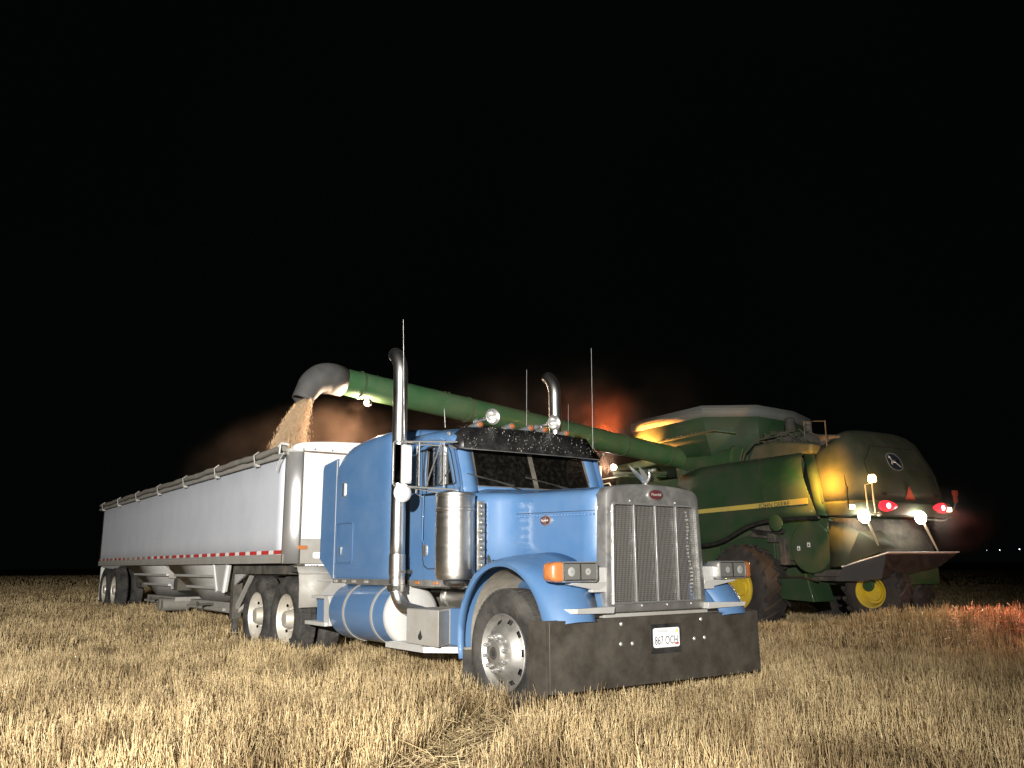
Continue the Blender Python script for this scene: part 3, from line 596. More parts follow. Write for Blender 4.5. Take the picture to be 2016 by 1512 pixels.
    # cab ----------------------------------------------------------
    def side(s, y):
        outer = [(-2.02, 1.09), (-1.5, 1.09), (-0.99, 1.09), (-0.97, 1.6), (-0.97, 1.95), (-1.03, 2.16), (-1.12, 2.41), (-1.2, 2.5), (-1.4, 2.54), (-1.65, 2.555), (-2.02, 2.56), (-2.02, 1.9)]
        inner = [(-1.70, 2.05), (-1.5, 2.045), (-1.2, 2.04), (-1.1, 2.036), (-1.06, 2.05), (-1.1, 2.18), (-1.165, 2.36), (-1.22, 2.43), (-1.4, 2.46), (-1.62, 2.462), (-1.68, 2.44), (-1.71, 2.2)]
        g = G(); n = len(outer)
        for yy in (y, y - s * 0.03):
            vs = [(p[0], yy, p[1]) for p in outer] + [(p[0], yy, p[1]) for p in inner]
            g.add(vs, [(i, (i + 1) % n, n + (i + 1) % n, n + i) for i in range(n)])
        g.add([(p[0], y, p[1]) for p in inner] + [(p[0], y - s * 0.03, p[1]) for p in inner], [(i, (i + 1) % n, n + (i + 1) % n, n + i) for i in range(n)])
        d = g.obj('cab_side', M['blue'], T, angle=30)
        g = G(); g.add([(p[0], y - s * 0.018, p[1]) for p in inner], [list(range(n))]); g.obj('side_window', M['glass'], d)
        g = G()   # gasket and vent window divider
        for i in range(n):
            a, b = inner[i], inner[(i + 1) % n]; g.bar((a[0], y + s * 0.002, a[1]), (b[0], y + s * 0.002, b[1]), 0.012, 0.012)
        g.obj('window_gasket', M['black'], d)
        g = G()   # door seam
        loop = [(-1.0, 2.0), (-1.0, 1.7), (-1.0, 1.3), (-1.05, 1.22), (-1.6, 1.21), (-1.68, 1.24), (-1.71, 1.32), (-1.73, 1.7), (-1.735, 2.45)]
        for i in range(len(loop) - 1): g.bar((loop[i][0], y + s * 0.003, loop[i][1]), (loop[i + 1][0], y + s * 0.003, loop[i + 1][1]), 0.007, 0.01)
        g.obj('door_seam', M['ink'], d)
        g = G(); g.tube([(-1.655, y + s * 0.012, 1.97), (-1.655, y + s * 0.035, 1.95), (-1.665, y + s * 0.035, 1.5), (-1.665, y + s * 0.012, 1.47)], 0.006); g.obj('door_trim', M['blue'], d)
        g = G(); g.prism(rrect(-1.70, -1.62, 1.34, 1.455, 0.015), 1, y, y + s * 0.008); hh = g.obj('door_handle', M['chrome'], d)
        g = G(); g.box(-1.672, -1.655, *sorted((y + s * 0.008, y + s * 0.014)), 1.345, 1.44); g.obj('handle_slot', M['ink'], hh)
        return d
    side(1, 0.95); side(-1, -0.95)
    # windshield frame, in a raked plane with wrapped pillars
    fx = lambda z: -0.97 - (z - 1.95) * 0.36
    g = G(); n = 16
    def row(z, half, cr): 
        x = fx(z); return [(x - 0.11, half, z), (x - 0.07, half - 0.012, z), (x - 0.035, half - 0.035, z), (x - 0.012, half - 0.07, z), (x, half - 0.12, z)]
    zs = [1.93, 2.02, 2.15, 2.3, 2.42, 2.5]
    for s in (1, -1):
        g.loft([[(p[0], s * p[1], p[2]) for p in row(z, 0.95, 0)] + [(fx(z), s * 0.74, z)] for z in zs], False)
    g.add([(fx(1.93), -0.75, 1.93), (fx(1.93), 0.75, 1.93), (fx(2.02), 0.75, 2.02), (fx(2.02), -0.75, 2.02)], [(0, 1, 2, 3)])
    g.add([(fx(2.44), -0.75, 2.44), (fx(2.44), 0.75, 2.44), (fx(2.5), 0.75, 2.5), (fx(2.5), -0.75, 2.5)], [(0, 1, 2, 3)])
    wf = g.obj('windshield_frame', M['blue'], T, solid=0.02, angle=60)
    g = G(); g.bar((fx(2.02) + 0.004, 0, 2.02), (fx(2.44) + 0.004, 0, 2.44), 0.05, 0.012, up=(1, 0, 0))
    for s in (-1, 1):
        g.bar((fx(2.02) + 0.006, s * 0.745, 2.01), (fx(2.44) + 0.006, s * 0.73, 2.45), 0.02, 0.012, up=(1, 0, 0))
    g.bar((fx(2.02) + 0.006, -0.745, 2.015), (fx(2.02) + 0.006, 0.745, 2.015), 0.02, 0.012, up=(1, 0, 0)); g.obj('windshield_gasket', M['frame'], wf)
    for s in (1, -1):
        g = G(); g.add([(fx(2.02) - 0.008, s * 0.02, 2.02), (fx(2.02) - 0.008, s * 0.745, 2.02), (fx(2.45) - 0.008, s * 0.735, 2.45), (fx(2.45) - 0.008, s * 0.02, 2.45)], [(0, 1, 2, 3)]); g.obj('windshield', M['glass'], wf)
        g = G(); y = 0.42 if s > 0 else -0.3
        a = (fx(2.0) + 0.03, y - 0.22, 1.99); b = (fx(2.12) + 0.02, y + 0.06, 2.075); c = (fx(2.17) + 0.016, y + 0.42, 2.14)
        g.tube([a, (b[0] + 0.01, b[1], b[2])], 0.008, 8); g.bar((fx(2.05) + 0.022, y - 0.12, 2.04), c, 0.012, 0.014); g.obj('wiper', M['black'], wf)
    # roof
    def roofring(x, ze, zc, w=0.95, r=0.1):
        half = [(0, zc), (0.4, zc - 0.006), (0.7, zc - 0.02), (w - r, ze + r * 0.75)] + [(w - r + r * math.sin(D2R(a)), ze - 0.0 + r * 0.75 * math.cos(D2R(a))) for a in (30, 55, 75, 90)] + [(w, ze - 0.03)]
        return [(x, -p, z) for p, z in reversed(half[1:])] + [(x, p, z) for p, z in half]
    g = G(); g.loft([roofring(-2.03, 2.56, 2.70), roofring(-1.7, 2.556, 2.695), roofring(-1.4, 2.535, 2.67), roofring(-1.26, 2.505, 2.64), roofring(-1.19, 2.48, 2.59, 0.945), roofring(-1.155, 2.46, 2.53, 0.935), roofring(-1.145, 2.44, 2.47, 0.93)], False)
    rf = g.obj('cab_roof', M['blue'], T, angle=60, solid=0.012)
    g = G(); g.tube([(-2.035, -0.955, 2.45), (-2.035, -0.955, 1.1)], 0.012); g.box(-2.2, -2.02, -0.93, 0.93, 1.1, 2.6); g.obj('cab_boot', M['black'], T)
    g = G(); g.box(-2.02, -0.97, -0.93, 0.93, 1.02, 1.1); g.obj('cab_floor', M['frame'], T)
    # visor
    g = G(); zt, zb = 2.65, 2.385
    top = [(-1.15, -0.82, zt - 0.02), (-1.135, -0.4, zt), (-1.13, 0, zt + 0.004), (-1.135, 0.4, zt), (-1.15, 0.82, zt - 0.02)]
    bot = [(-1.0, -0.90, zb), (-0.975, -0.5, zb), (-0.97, 0, zb), (-0.975, 0.5, zb), (-1.0, 0.90, zb)]
    sr = [(-1.27, 0.9, zt - 0.1)]
    g.loft([top, [(b[0] + (t[0] - b[0]) * .04, b[1], b[2] + .01) for b, t in zip(bot, top)], bot], False)
    for s in (1, -1): g.add([(-1.15, s * 0.82, zt - 0.02), (-1.0, s * 0.90, zb), (-1.12, s * 0.955, zb + 0.015), (-1.26, s * 0.94, zb + 0.12)], [(0, 1, 2, 3)])
    vs = g.obj('sun_visor', M['visor'], T, solid=0.008, angle=30)
    g = G(); g.tube([(b[0] + 0.003, b[1], b[2]) for b in bot], 0.004, 6)
    for s in (1, -1): g.tube([(-1.2, s * 0.96, 2.45), (-1.14, s * 0.965, 2.42), (-1.08, s * 0.94, 2.39)], 0.008, 8); g.ball((-1.22, s * 0.94, 2.56), 0.025, 8)
    g.obj('visor_trim', M['shell'], vs)
    g = G(); random.seed(12)
    for k in range(230):
        v = random.random(); t = random.random(); y = -0.88 + 1.76 * t; xb = -0.97 - 0.03 * (abs(y) / 0.9); xt = -1.13 - 0.02 * abs(y)
        s_ = 0.0016 + 0.004 * random.random() ** 3; g.ball((xb + (xt - xb) * v + 0.007, y, zb + 0.01 + (zt - zb) * v * 0.98), s_, 6, (0.6, 1, 1 + random.random()))
    g.obj('splatter', M['rail_gray'], vs)
    # cab lights and horns
    for y in (0.58, 0.17, -0.08, -0.27, -0.58):
        g = G(); x0 = -1.20; zz = 2.70 - 0.02 * (abs(y) / .6) ** 2
        g.lathe([(-0.26, 0.008), (-0.18, 0.026), (-0.05, 0.036), (0.0, 0.038), (0.012, 0.036), (0.014, 0.031), (0.0, 0.03)], (x0, y, zz), (1, 0, 0.02), 20)
        g.box(x0 - 0.12, x0 - 0.02, y - 0.02, y + 0.02, zz - 0.06, zz - 0.02); h = g.obj('cab_light', M['chrome'], T)
        g = G(); g.lathe([(0, 0.031), (0.018, 0.028), (0.03, 0.018), (0.034, 0.001)], (x0, y, zz), (1, 0, 0), 18); g.obj('amber_lens', M['amber_dim'], h)
    for y, zz, yaw in ((0.44, 2.775, 0.0), (-0.38, 2.785, 0.0)):
        g = G(); o = (-1.17, y, zz)
        g.lathe([(-0.42, 0.02), (-0.40, 0.034), (-0.36, 0.034), (-0.34, 0.012), (-0.2, 0.018), (-0.1, 0.03), (-0.05, 0.045), (-0.02, 0.065), (-0.004, 0.083), (0.004, 0.086), (0.004, 0.082), (-0.03, 0.05), (-0.07, 0.03), (-0.08, 0.001)], o, (1, 0.12, 0), 28)
        g.tube([(-1.4, y, zz - 0.02), (-1.4, y, zz - 0.11)], 0.01, 8); g.obj('air_horn', M['chrome'], T, angle=60)
    # interior
    g = G()
    for y in (0.5, -0.5):
        g.box(-1.85, -1.35, y - 0.27, y + 0.27, 1.45, 1.62); g.hexa([(-1.85, y - 0.27, 1.6), (-1.68, y - 0.27, 1.6), (-1.68, y + 0.27, 1.6), (-1.85, y + 0.27, 1.6)], [(-1.95, y - 0.24, 2.2), (-1.85, y - 0.24, 2.2), (-1.85, y + 0.24, 2.2), (-1.95, y + 0.24, 2.2)])
        g.box(-1.93, -1.83, y - 0.14, y + 0.14, 2.2, 2.38)
    g.obj('seats', M['seat'], T, 0.04, seg=3)
    g = G(); g.hexa([(-1.35, -0.9, 1.7), (-1.02, -0.9, 1.7), (-1.02, 0.9, 1.7), (-1.35, 0.9, 1.7)], [(-1.3, -0.9, 1.97), (-1.04, -0.9, 2.0), (-1.04, 0.9, 2.0), (-1.3, 0.9, 1.97)]); g.box(-1.36, -1.32, -0.12, 0.05, 1.98, 2.08); g.obj('dashboard', M['dash'], T, 0.02)
    g = G(); tt = np.linspace(0, 2 * math.pi, 33); g.tube([(-1.42 + 0.08 * math.cos(a), -0.48 + 0.22 * math.sin(a), 1.98 + 0.2 * math.cos(a)) for a in tt], 0.014, 8); g.bar((-1.42, -0.7, 1.98), (-1.42, -0.26, 1.98), 0.02, 0.02); g.obj('steering_wheel', M['rail_gray'], T)
    # sleeper ----------------------------------------------------------
    def slr(x, top, w=1.05, zb=1.10, r=0.17, crown=0.05):
        half = [(0, top + crown), (0.35, top + crown * 0.9), (0.65, top + crown * 0.55), (w - r, top)] + [(w - r + r * math.sin(D2R(a)), top - r + r * math.cos(D2R(a))) for a in (15, 30, 45, 60, 75, 90)] + [(w, (top + zb) / 2), (w, zb + 0.04), (w - 0.02, zb)]
        return [(x, -p, z) for p, z in reversed(half[1:])] + [(x, p, z) for p, z in half]
    g = G(); g.loft([slr(-3.70, 2.50), slr(-3.66, 2.56), slr(-3.56, 2.635), slr(-3.4, 2.69), slr(-3.15, 2.725), slr(-2.8, 2.745), slr(-2.42, 2.75), slr(-2.33, 2.742, 1.048), slr(-2.27, 2.72, 1.03), slr(-2.23, 2.69, 1.0), slr(-2.21, 2.65, 0.96)], True, True)
    for k in range(40): g.ball((-3.65 + k * 0.036, 1.0505, 1.93), 0.004, 5)
    for k in range(32): g.ball((-3.65 + k * 0.036, 1.0505, 1.22), 0.0035, 5)
    for k in range(60): g.ball((-3.68, 1.0505, 1.15 + k * 0.0225), 0.0035, 5); g.ball((-2.42, 1.0505, 1.15 + k * 0.0245), 0.0035, 5)
    sl = g.obj('sleeper', M['blue'], T, angle=50)
    for s in (1, -1): g = G(); g.prism([(-3.705, 1.095), (-3.76, 1.10), (-4.16, 1.335), (-4.145, 2.45), (-4.11, 2.505), (-3.705, 2.55)], 1, s * 1.02, s * 1.045); g.obj('side_fairing', M['blue'], T, 0.006)
    g = G(); g.box(-3.712, -3.70, 1.046, 1.054, 1.1, 2.53); g.obj('fairing_seam', M['alu'], sl)
    g = G()
    def ringbars(g, pts, y, w, h):
        for i in range(len(pts)): a, b = pts[i], pts[(i + 1) % len(pts)]; g.bar((a[0], y, a[1]), (b[0], y, b[1]), w, h)
    ringbars(g, rrect(-3.66, -3.2, 1.265, 1.755, 0.05), 1.052, 0.01, 0.012); g.obj('luggage_door', M['blue'], sl)
    g = G(); ringbars(g, rrect(-3.645, -3.215, 1.28, 1.74, 0.045), 1.051, 0.004, 0.005); g.obj('door_gap', M['ink'], sl)
    g = G(); g.prism(rrect(-3.545, -3.505, 1.37, 1.47, 0.01), 1, 1.05, 1.062); hh = g.obj('latch', M['chrome'], sl); g = G(); g.box(-3.53, -3.52, 1.062, 1.066, 1.38, 1.46); g.obj('latch_slot', M['ink'], hh)
    g = G(); g.prism(rrect(-3.51, -3.41, 2.055, 2.24, 0.03), 1, 1.05, 1.058); vv = g.obj('vent', M['chrome'], sl, 0.003); g = G(); g.prism(rrect(-3.50, -3.465, 2.07, 2.225, 0.012), 1, 1.058, 1.063); g.obj('vent_opening', M['ink'], vv); g = G(); g.prism(rrect(-3.455, -3.425, 2.07, 2.225, 0.012), 1, 1.058, 1.064); g.obj('vent_pane', M['mirror_white'], vv)
    # skirt trim with marker lights
    for x0, x1, y, xs in ((-3.72, -2.24, 1.05, (-3.62, -3.38, -3.12, -2.8)), (-2.02, -0.86, 0.955, (-1.8, -1.42, -1.05))):
        for s in (1, -1):
            g = G(); g.box(x0, x1, *sorted((s * (y - 0.06), s * (y + 0.004))), 1.035, 1.10); tr = g.obj('skirt_trim', M['shell'], T, 0.004)
            if s > 0:
                for x in xs:
                    g = G(); g.prism(rrect(x - 0.045, x + 0.045, 1.054, 1.084, 0.01), 1, y + 0.004, y + 0.014); mk = g.obj('marker_light', M['amber'] if y < 1 else M['rail_gray'], tr, 0.003)
    # fuel tanks ----------------------------------------------------------
    for s in (1, -1):
        o = (-3.47, s * 0.9, 0.735); g = G()
        g.lathe([(0.0, 0.001), (0.0, 0.2), (0.012, 0.29), (0.03, 0.312), (0.06, 0.318), (1.42, 0.318)], o, (1, 0, 0), 48); tk = g.obj('fuel_tank', M['blue'], T, angle=50)
        g = G(); g.lathe([(1.42, 0.319), (1.44, 0.319), (1.475, 0.305), (1.5, 0.26), (1.515, 0.15), (1.52, 0.001)], o, (1, 0, 0), 48); g.obj('tank_end', M['alu'], tk, angle=60)
        for a in (0.42, 1.12):
            g = G(); g.lathe([(a, 0.319), (a, 0.326), (a + 0.045, 0.326), (a + 0.045, 0.319)], o, (1, 0, 0), 48); g.obj('tank_strap', M['rail_gray'], tk)
    # exhaust stacks --------------------------------------------------------
    for s, x, y in ((1, -1.82, 1.19), (-1, -2.0, -1.06)):
        zt = 3.36 if s > 0 else 3.40
        g = G(); n = 10
        path = [(x, y, 1.12), (x, y, 1.5), (x, y, 2.2), (x, y, 2.9), (x, y, zt - 0.1)]
        for k in range(1, 9):
            a = D2R(k * 8.5); path.append((x - 0.24 * (1 - math.cos(a)), y, zt - 0.1 + 0.27 * math.sin(a)))
        g.tube(path, [0.076] * 5 + [0.076] * 8, 28, False); st = g.obj('exhaust_stack', M['stack'], T, angle=60, solid=0.004)
        g = G(); g.lathe([(0.0, 0.07), (0.0, 0.084), (0.05, 0.084), (0.05, 0.078), (0.12, 0.086), (0.3, 0.084), (0.3, 0.077)], (x, y, 1.06), (0, 0, 1), 28); g.obj('clamp', M['brushed'], st)
        g = G(); g.lathe([(0, .072), (.0, .088), (.07, .088), (.07, .072)], (x, y, 0.985), (0, 0, 1), 28); g.box(x - 0.02, x + 0.11, y + s * 0.03, y + s * 0.1, 1.0, 1.05); g.obj('lower_clamp', M['brushed'], st)
        g = G(); P = [(x, y, 1.08), (x, y, 0.98)]
        for k in range(1, 8):
            a = D2R(k * 10); P.append((x + 0.17 * (1 - math.cos(a)), y - s * 0.05 * k / 7, 0.98 - 0.17 * math.sin(a)))
        P += [(x + 0.30, y - s * 0.12, 0.785), (x + 0.5, y - s * 0.2, 0.72)]
        g.tube(P, 0.064, 20, False); g.obj('exhaust_elbow', M['frame'] if s < 0 else M['brushed'], st, angle=60)
        g = G(); g.bar((x, y, 1.18), (x - 0.12, y - s * 0.24, 1.18), 0.03, 0.04); g.bar((x, y, 1.18), (x + 0.13, y - s * 0.02, 1.185), 0.025, 0.02); g.obj('stack_bracket', M['frame'], st)
    # tool box and step, right side
    g = G(); g.hexa([(-1.90, 0.6, 0.49), (-1.33, 0.6, 0.49), (-1.33, 1.13, 0.49), (-1.62, 1.18, 0.49)], [(-1.62, 0.6, 0.815), (-1.33, 0.6, 0.815), (-1.33, 1.15, 0.815), (-1.62, 1.18, 0.815)]) if False else None
    g.prism([(-1.62, 1.18), (-0.99, 1.18), (-1.19, 0.94), (-1.19, 0.6), (-1.62, 0.6)], 2, 0.49, 0.83); bx = g.obj('tool_box', M['rail_gray'], T, 0.012)
    g = G(); g.lathe([(0, .045), (.006, .045), (.006, .001)], (-1.33, 1.18, 0.585), (0, 1, 0), 3); g.lathe([(0, .03), (.012, .028), (.012, .001)], (-1.33, 1.18, 0.57), (0, 1, 0), 16); g.obj('latch', M['black'], bx)
    g = G(); g.prism([(-2.0, 1.21), (-1.22, 1.21), (-0.96, 0.95), (-0.62, 0.93), (-0.62, 0.6), (-2.0, 0.6)], 2, 0.43, 0.485)
    for k in range(16): g.box(-1.95 + k * 0.04, -1.935 + k * 0.04, 1.13, 1.2, 0.485, 0.489)
    st = g.obj('side_step', M['alu'], T, 0.004)
    g = G(); g.prism([(-1.188, 0.935), (-0.60, 0.935), (-0.60, 0.6), (-1.188, 0.6)], 2, 0.487, 0.84); g.obj('battery_cover', M['blue'], T, 0.01)
    g = G()
    for k in range(7): g.ball((-0.64, 0.937, 0.52 + k * .045), 0.005, 6)
    g.obj('rivets', M['alu'], bpy.data.objects['battery_cover'])
    g = G(); g.lathe([(0, 0.001), (0, 0.08), (0.03, 0.115), (0.05, 0.12), (0.62, 0.12), (0.64, 0.115), (0.67, 0.08), (0.67, 0.001)], (-1.75, 0.62, 0.93), (1, 0, 0), 28); a = g.obj('air_tank', M['brushed'], T, angle=50); g = G(); g.lathe([(0.1, .122), (.1, .127), (.14, .127), (.14, .122)], (-1.75, .62, .93), (1, 0, 0), 28); g.obj('tank_band', M['chrome'], a)
    # rear step box behind fuel tank
    g = G(); P1 = [(-4.06, 0.52), (-3.52, 0.52), (-3.46, 0.62), (-3.46, 0.86), (-3.52, 0.875), (-4.0, 0.875)]
    g.box(-4.02, -3.50, 0.75, 1.19, 0.865, 0.90); g.box(-4.10, -3.50, 0.75, 1.23, 0.555, 0.60)
    for y in (1.17,): g.prism([(-3.60, 0.56), (-3.44, 0.56), (-3.44, 0.80), (-3.50, 0.90), (-3.62, 0.90)], 1, 1.16, 1.2)
    g.box(-4.02, -3.46, 0.72, 0.75, 0.5, 1.0); rs = g.obj('rear_step', M['alu'], T, 0.004)
    g = G(); g.box(-4.0, -3.6, 0.75, 1.12, 0.60, 0.86); g.obj('step_cover', M['blue'], rs)
    g = G(); g.hexa([(-3.98, 0.8, 0.9), (-3.5, 0.8, 0.9), (-3.5, 1.1, 0.9), (-3.98, 1.1, 0.9)], [(-3.72, 0.8, 1.09), (-3.3, 0.8, 1.09), (-3.3, 1.04, 1.09), (-3.72, 1.04, 1.09)]); g.obj('tank_shelf', M['alu'], T, 0.004)
    # quarter fender before the drive wheels
    for s in (1, -1):
        g = G(); sec = [(-4.60, 1.245), (-4.40, 1.235), (-4.33, 1.15), (-4.30, 1.0), (-4.29, 0.74)]
        g.loft([[(x, s * 1.24, z) for x, z in sec], [(x, s * 0.66, z) for x, z in sec]], False); q = g.obj('quarter_fender', M['rail_gray'], T, solid=0.006, angle=25)
        g = G(); g.box(-4.31, -4.285, *sorted((s * 0.7, s * 1.0)), 1.06, 1.075); g.box(-4.34, -4.29, *sorted((s * .66, s * 1.24)), 1.15, 1.165); g.obj('crease', M['rail_gray'], q)
    # air cleaners ----------------------------------------------------------
    for s in (1, -1):
        o = (-0.80, s * 1.12, 1.11); g = G(); R_ = 0.187
        g.lathe([(0, 0.001), (0, R_ - 0.035), (0.012, R_ - 0.01), (0.05, R_), (0.20, R_), (0.20, R_ + 0.002), (0.45, R_ + 0.002), (0.45, R_), (0.635, R_), (0.64, R_ + 0.006), (0.66, R_ + 0.006), (0.665, R_), (0.775, R_), (0.78, R_ + 0.005), (0.80, R_ + 0.004), (0.812, R_ - 0.02), (0.812, 0.001)], o, (0, 0, 1), 48)
        ac = g.obj('air_cleaner', M['brushed'], T, angle=40)
        g = G(); g.lathe([(-0.03, 0.001), (-0.03, 0.11), (0.0, 0.11)], o, (0, 0, 1), 24); g.tube([(-0.82, s * 0.98, 1.5), (-0.82, s * 0.85, 1.5)], 0.08, 16); g.obj('intake_duct', M['black'], ac)
        g = G(); g.box(-0.585, -0.565, *sorted((s * 0.94, s * 1.02)), 1.20, 1.835); lpn = g.obj('light_bar', M['shell'], T, 0.004)
        for k in range(8):
            g = G(); g.lathe([(0, 0.030), (0.01, 0.030), (0.022, 0.024), (0.03, 0.012), (0.031, 0.001)], (-0.565, s * 0.98, 1.245 + k * 0.078), (1, 0, 0), 18); g.obj('round_light', M['round_lens'], lpn)
    g = G(); g.tube([(-0.44, 0.9, 1.2), (-0.40, 1.0, 1.27), (-0.36, 1.04, 1.33)], [0.012, 0.02, 0.01], 8); g.obj('fender_strap', M['rubber'], T)
    # mirrors ----------------------------------------------------------
    MX = -0.27
    for s in (1, -1):
        xs = 0 if s > 0 else MX
        g = G(); X0, Y0 = -1.40 + xs, s * 1.35
        A = lambda x, y, z: (x + (xs if y > 1.05 else 0), s * y, z)
        g.tube([A(-1.42, 1.35, 2.47), A(-1.02, 0.965, 2.45)], 0.009, 8); g.tube([A(-1.42, 1.35, 2.47), A(-1.25, 0.96, 2.43)], 0.008, 8)
        g.tube([A(-1.42, 1.35, 2.02), A(-1.04, 0.965, 1.975)], 0.009, 8); g.tube([A(-1.42, 1.35, 2.02), A(-1.28, 0.965, 1.955)], 0.008, 8)
        g.tube([A(-1.12, 1.06, 2.45), A(-1.12, 1.06, 2.0)], 0.008, 8); g.tube([A(-1.6, 1.0, 2.02), A(-1.14, 1.08, 2.45)], 0.008, 8)
        g.tube([A(-1.30, 1.24, 2.46), A(-1.30, 1.24, 2.02)], 0.007, 8); g.bar(A(-1.04, 0.96, 1.965), A(-1.3, 0.96, 1.945), 0.03, 0.02)
        pts = [A(-1.42, 1.38, 2.04), A(-1.42, 1.44, 2.06), A(-1.42, 1.44, 2.44), A(-1.42, 1.38, 2.46)]
        g.tube([A(-1.42, 1.27, 2.02), A(-1.42, 1.45, 2.02), A(-1.42, 1.47, 2.04), A(-1.42, 1.47, 2.45), A(-1.42, 1.45, 2.47), A(-1.42, 1.27, 2.47)], 0.009, 8)
        mi = g.obj('mirror_bracket', M['chrome'], T)
        g = G(); lo = lambda x, i: [(x + xs, s * 1.315 + q[0], q[1]) for q in rrect(-0.055 + i, 0.055 - i, 2.05 + i, 2.44 - i, 0.02)]
        g.loft([lo(-1.47, 0.0), lo(-1.41, 0.0), lo(-1.385, 0.02)], True, True); mh = g.obj('mirror', M['mirror_white' if s > 0 else 'mirror_orange_lit'], T, angle=30)
        g = G(); lo2 = lambda x, i: [(x + xs, s * 1.415 + q[0], q[1]) for q in rrect(-0.03 + i, 0.03 - i, 2.05 + i, 2.44 - i, 0.012)]; g.loft([lo2(-1.43, 0), lo2(-1.42, 0)], True, True); g.obj('mirror_glass', M['mirror_face'], mh)
        g = G(); g.lathe([(0, 0.001), (0, 0.08), (0.008, 0.094), (0.02, 0.09), (0.035, 0.05), (0.04, 0.001)], (-1.42 + xs, s * 1.36, 1.955), (1, 0.1 * s, 0), 28); g.bar((-1.40 + xs, s * 1.36, 2.02), (-1.375 + xs, s * 1.36, 1.97), 0.02, 0.01); cv = g.obj('convex_mirror', M['mirror_white'], T, angle=60)
        g = G(); g.tube([A(-1.71, 0.965, 2.50), A(-1.71, 1.03, 2.48), A(-1.71, 1.04, 1.98), A(-1.71, 0.965, 1.95)] if s > 0 else [A(-2.05, .97, 2.4), A(-2.05, 1.0, 1.5)], 0.012, 8); g.obj('grab_handle', M['chrome'], T)
    # antennas
    for a, b, r in (((-1.42, 1.35, 2.50), (-1.47, 1.36, 3.76), 0.0035), ((-1.62, -1.33, 2.52), (-1.60, -1.33, 3.86), 0.0035), ((-1.3, -0.1, 2.66), (-1.38, -0.17, 3.40), 0.003), ((-1.45, 0.85, 2.66), (-1.46, 0.86, 2.86), 0.002), ((-1.5, -0.85, 2.6), (-1.52, -0.88, 3.1), 0.002)):
        g = G(); g.tube([a, b], [r, r * 0.6], 6); q = Vector(b) - Vector(a); q.normalize(); g.tube([a, tuple(Vector(a) + q * 0.05)], [r * 3, r * 1.6], 8)
        if r > 0.0032: g.ball(a, 0.022, 8); g.box(a[0] - 0.015, a[0] + 0.015, a[1] - 0.025, a[1] + 0.025, a[2] - 0.05, a[2] - 0.01)
        g.obj('antenna', M['shell'], T)
build_truck()

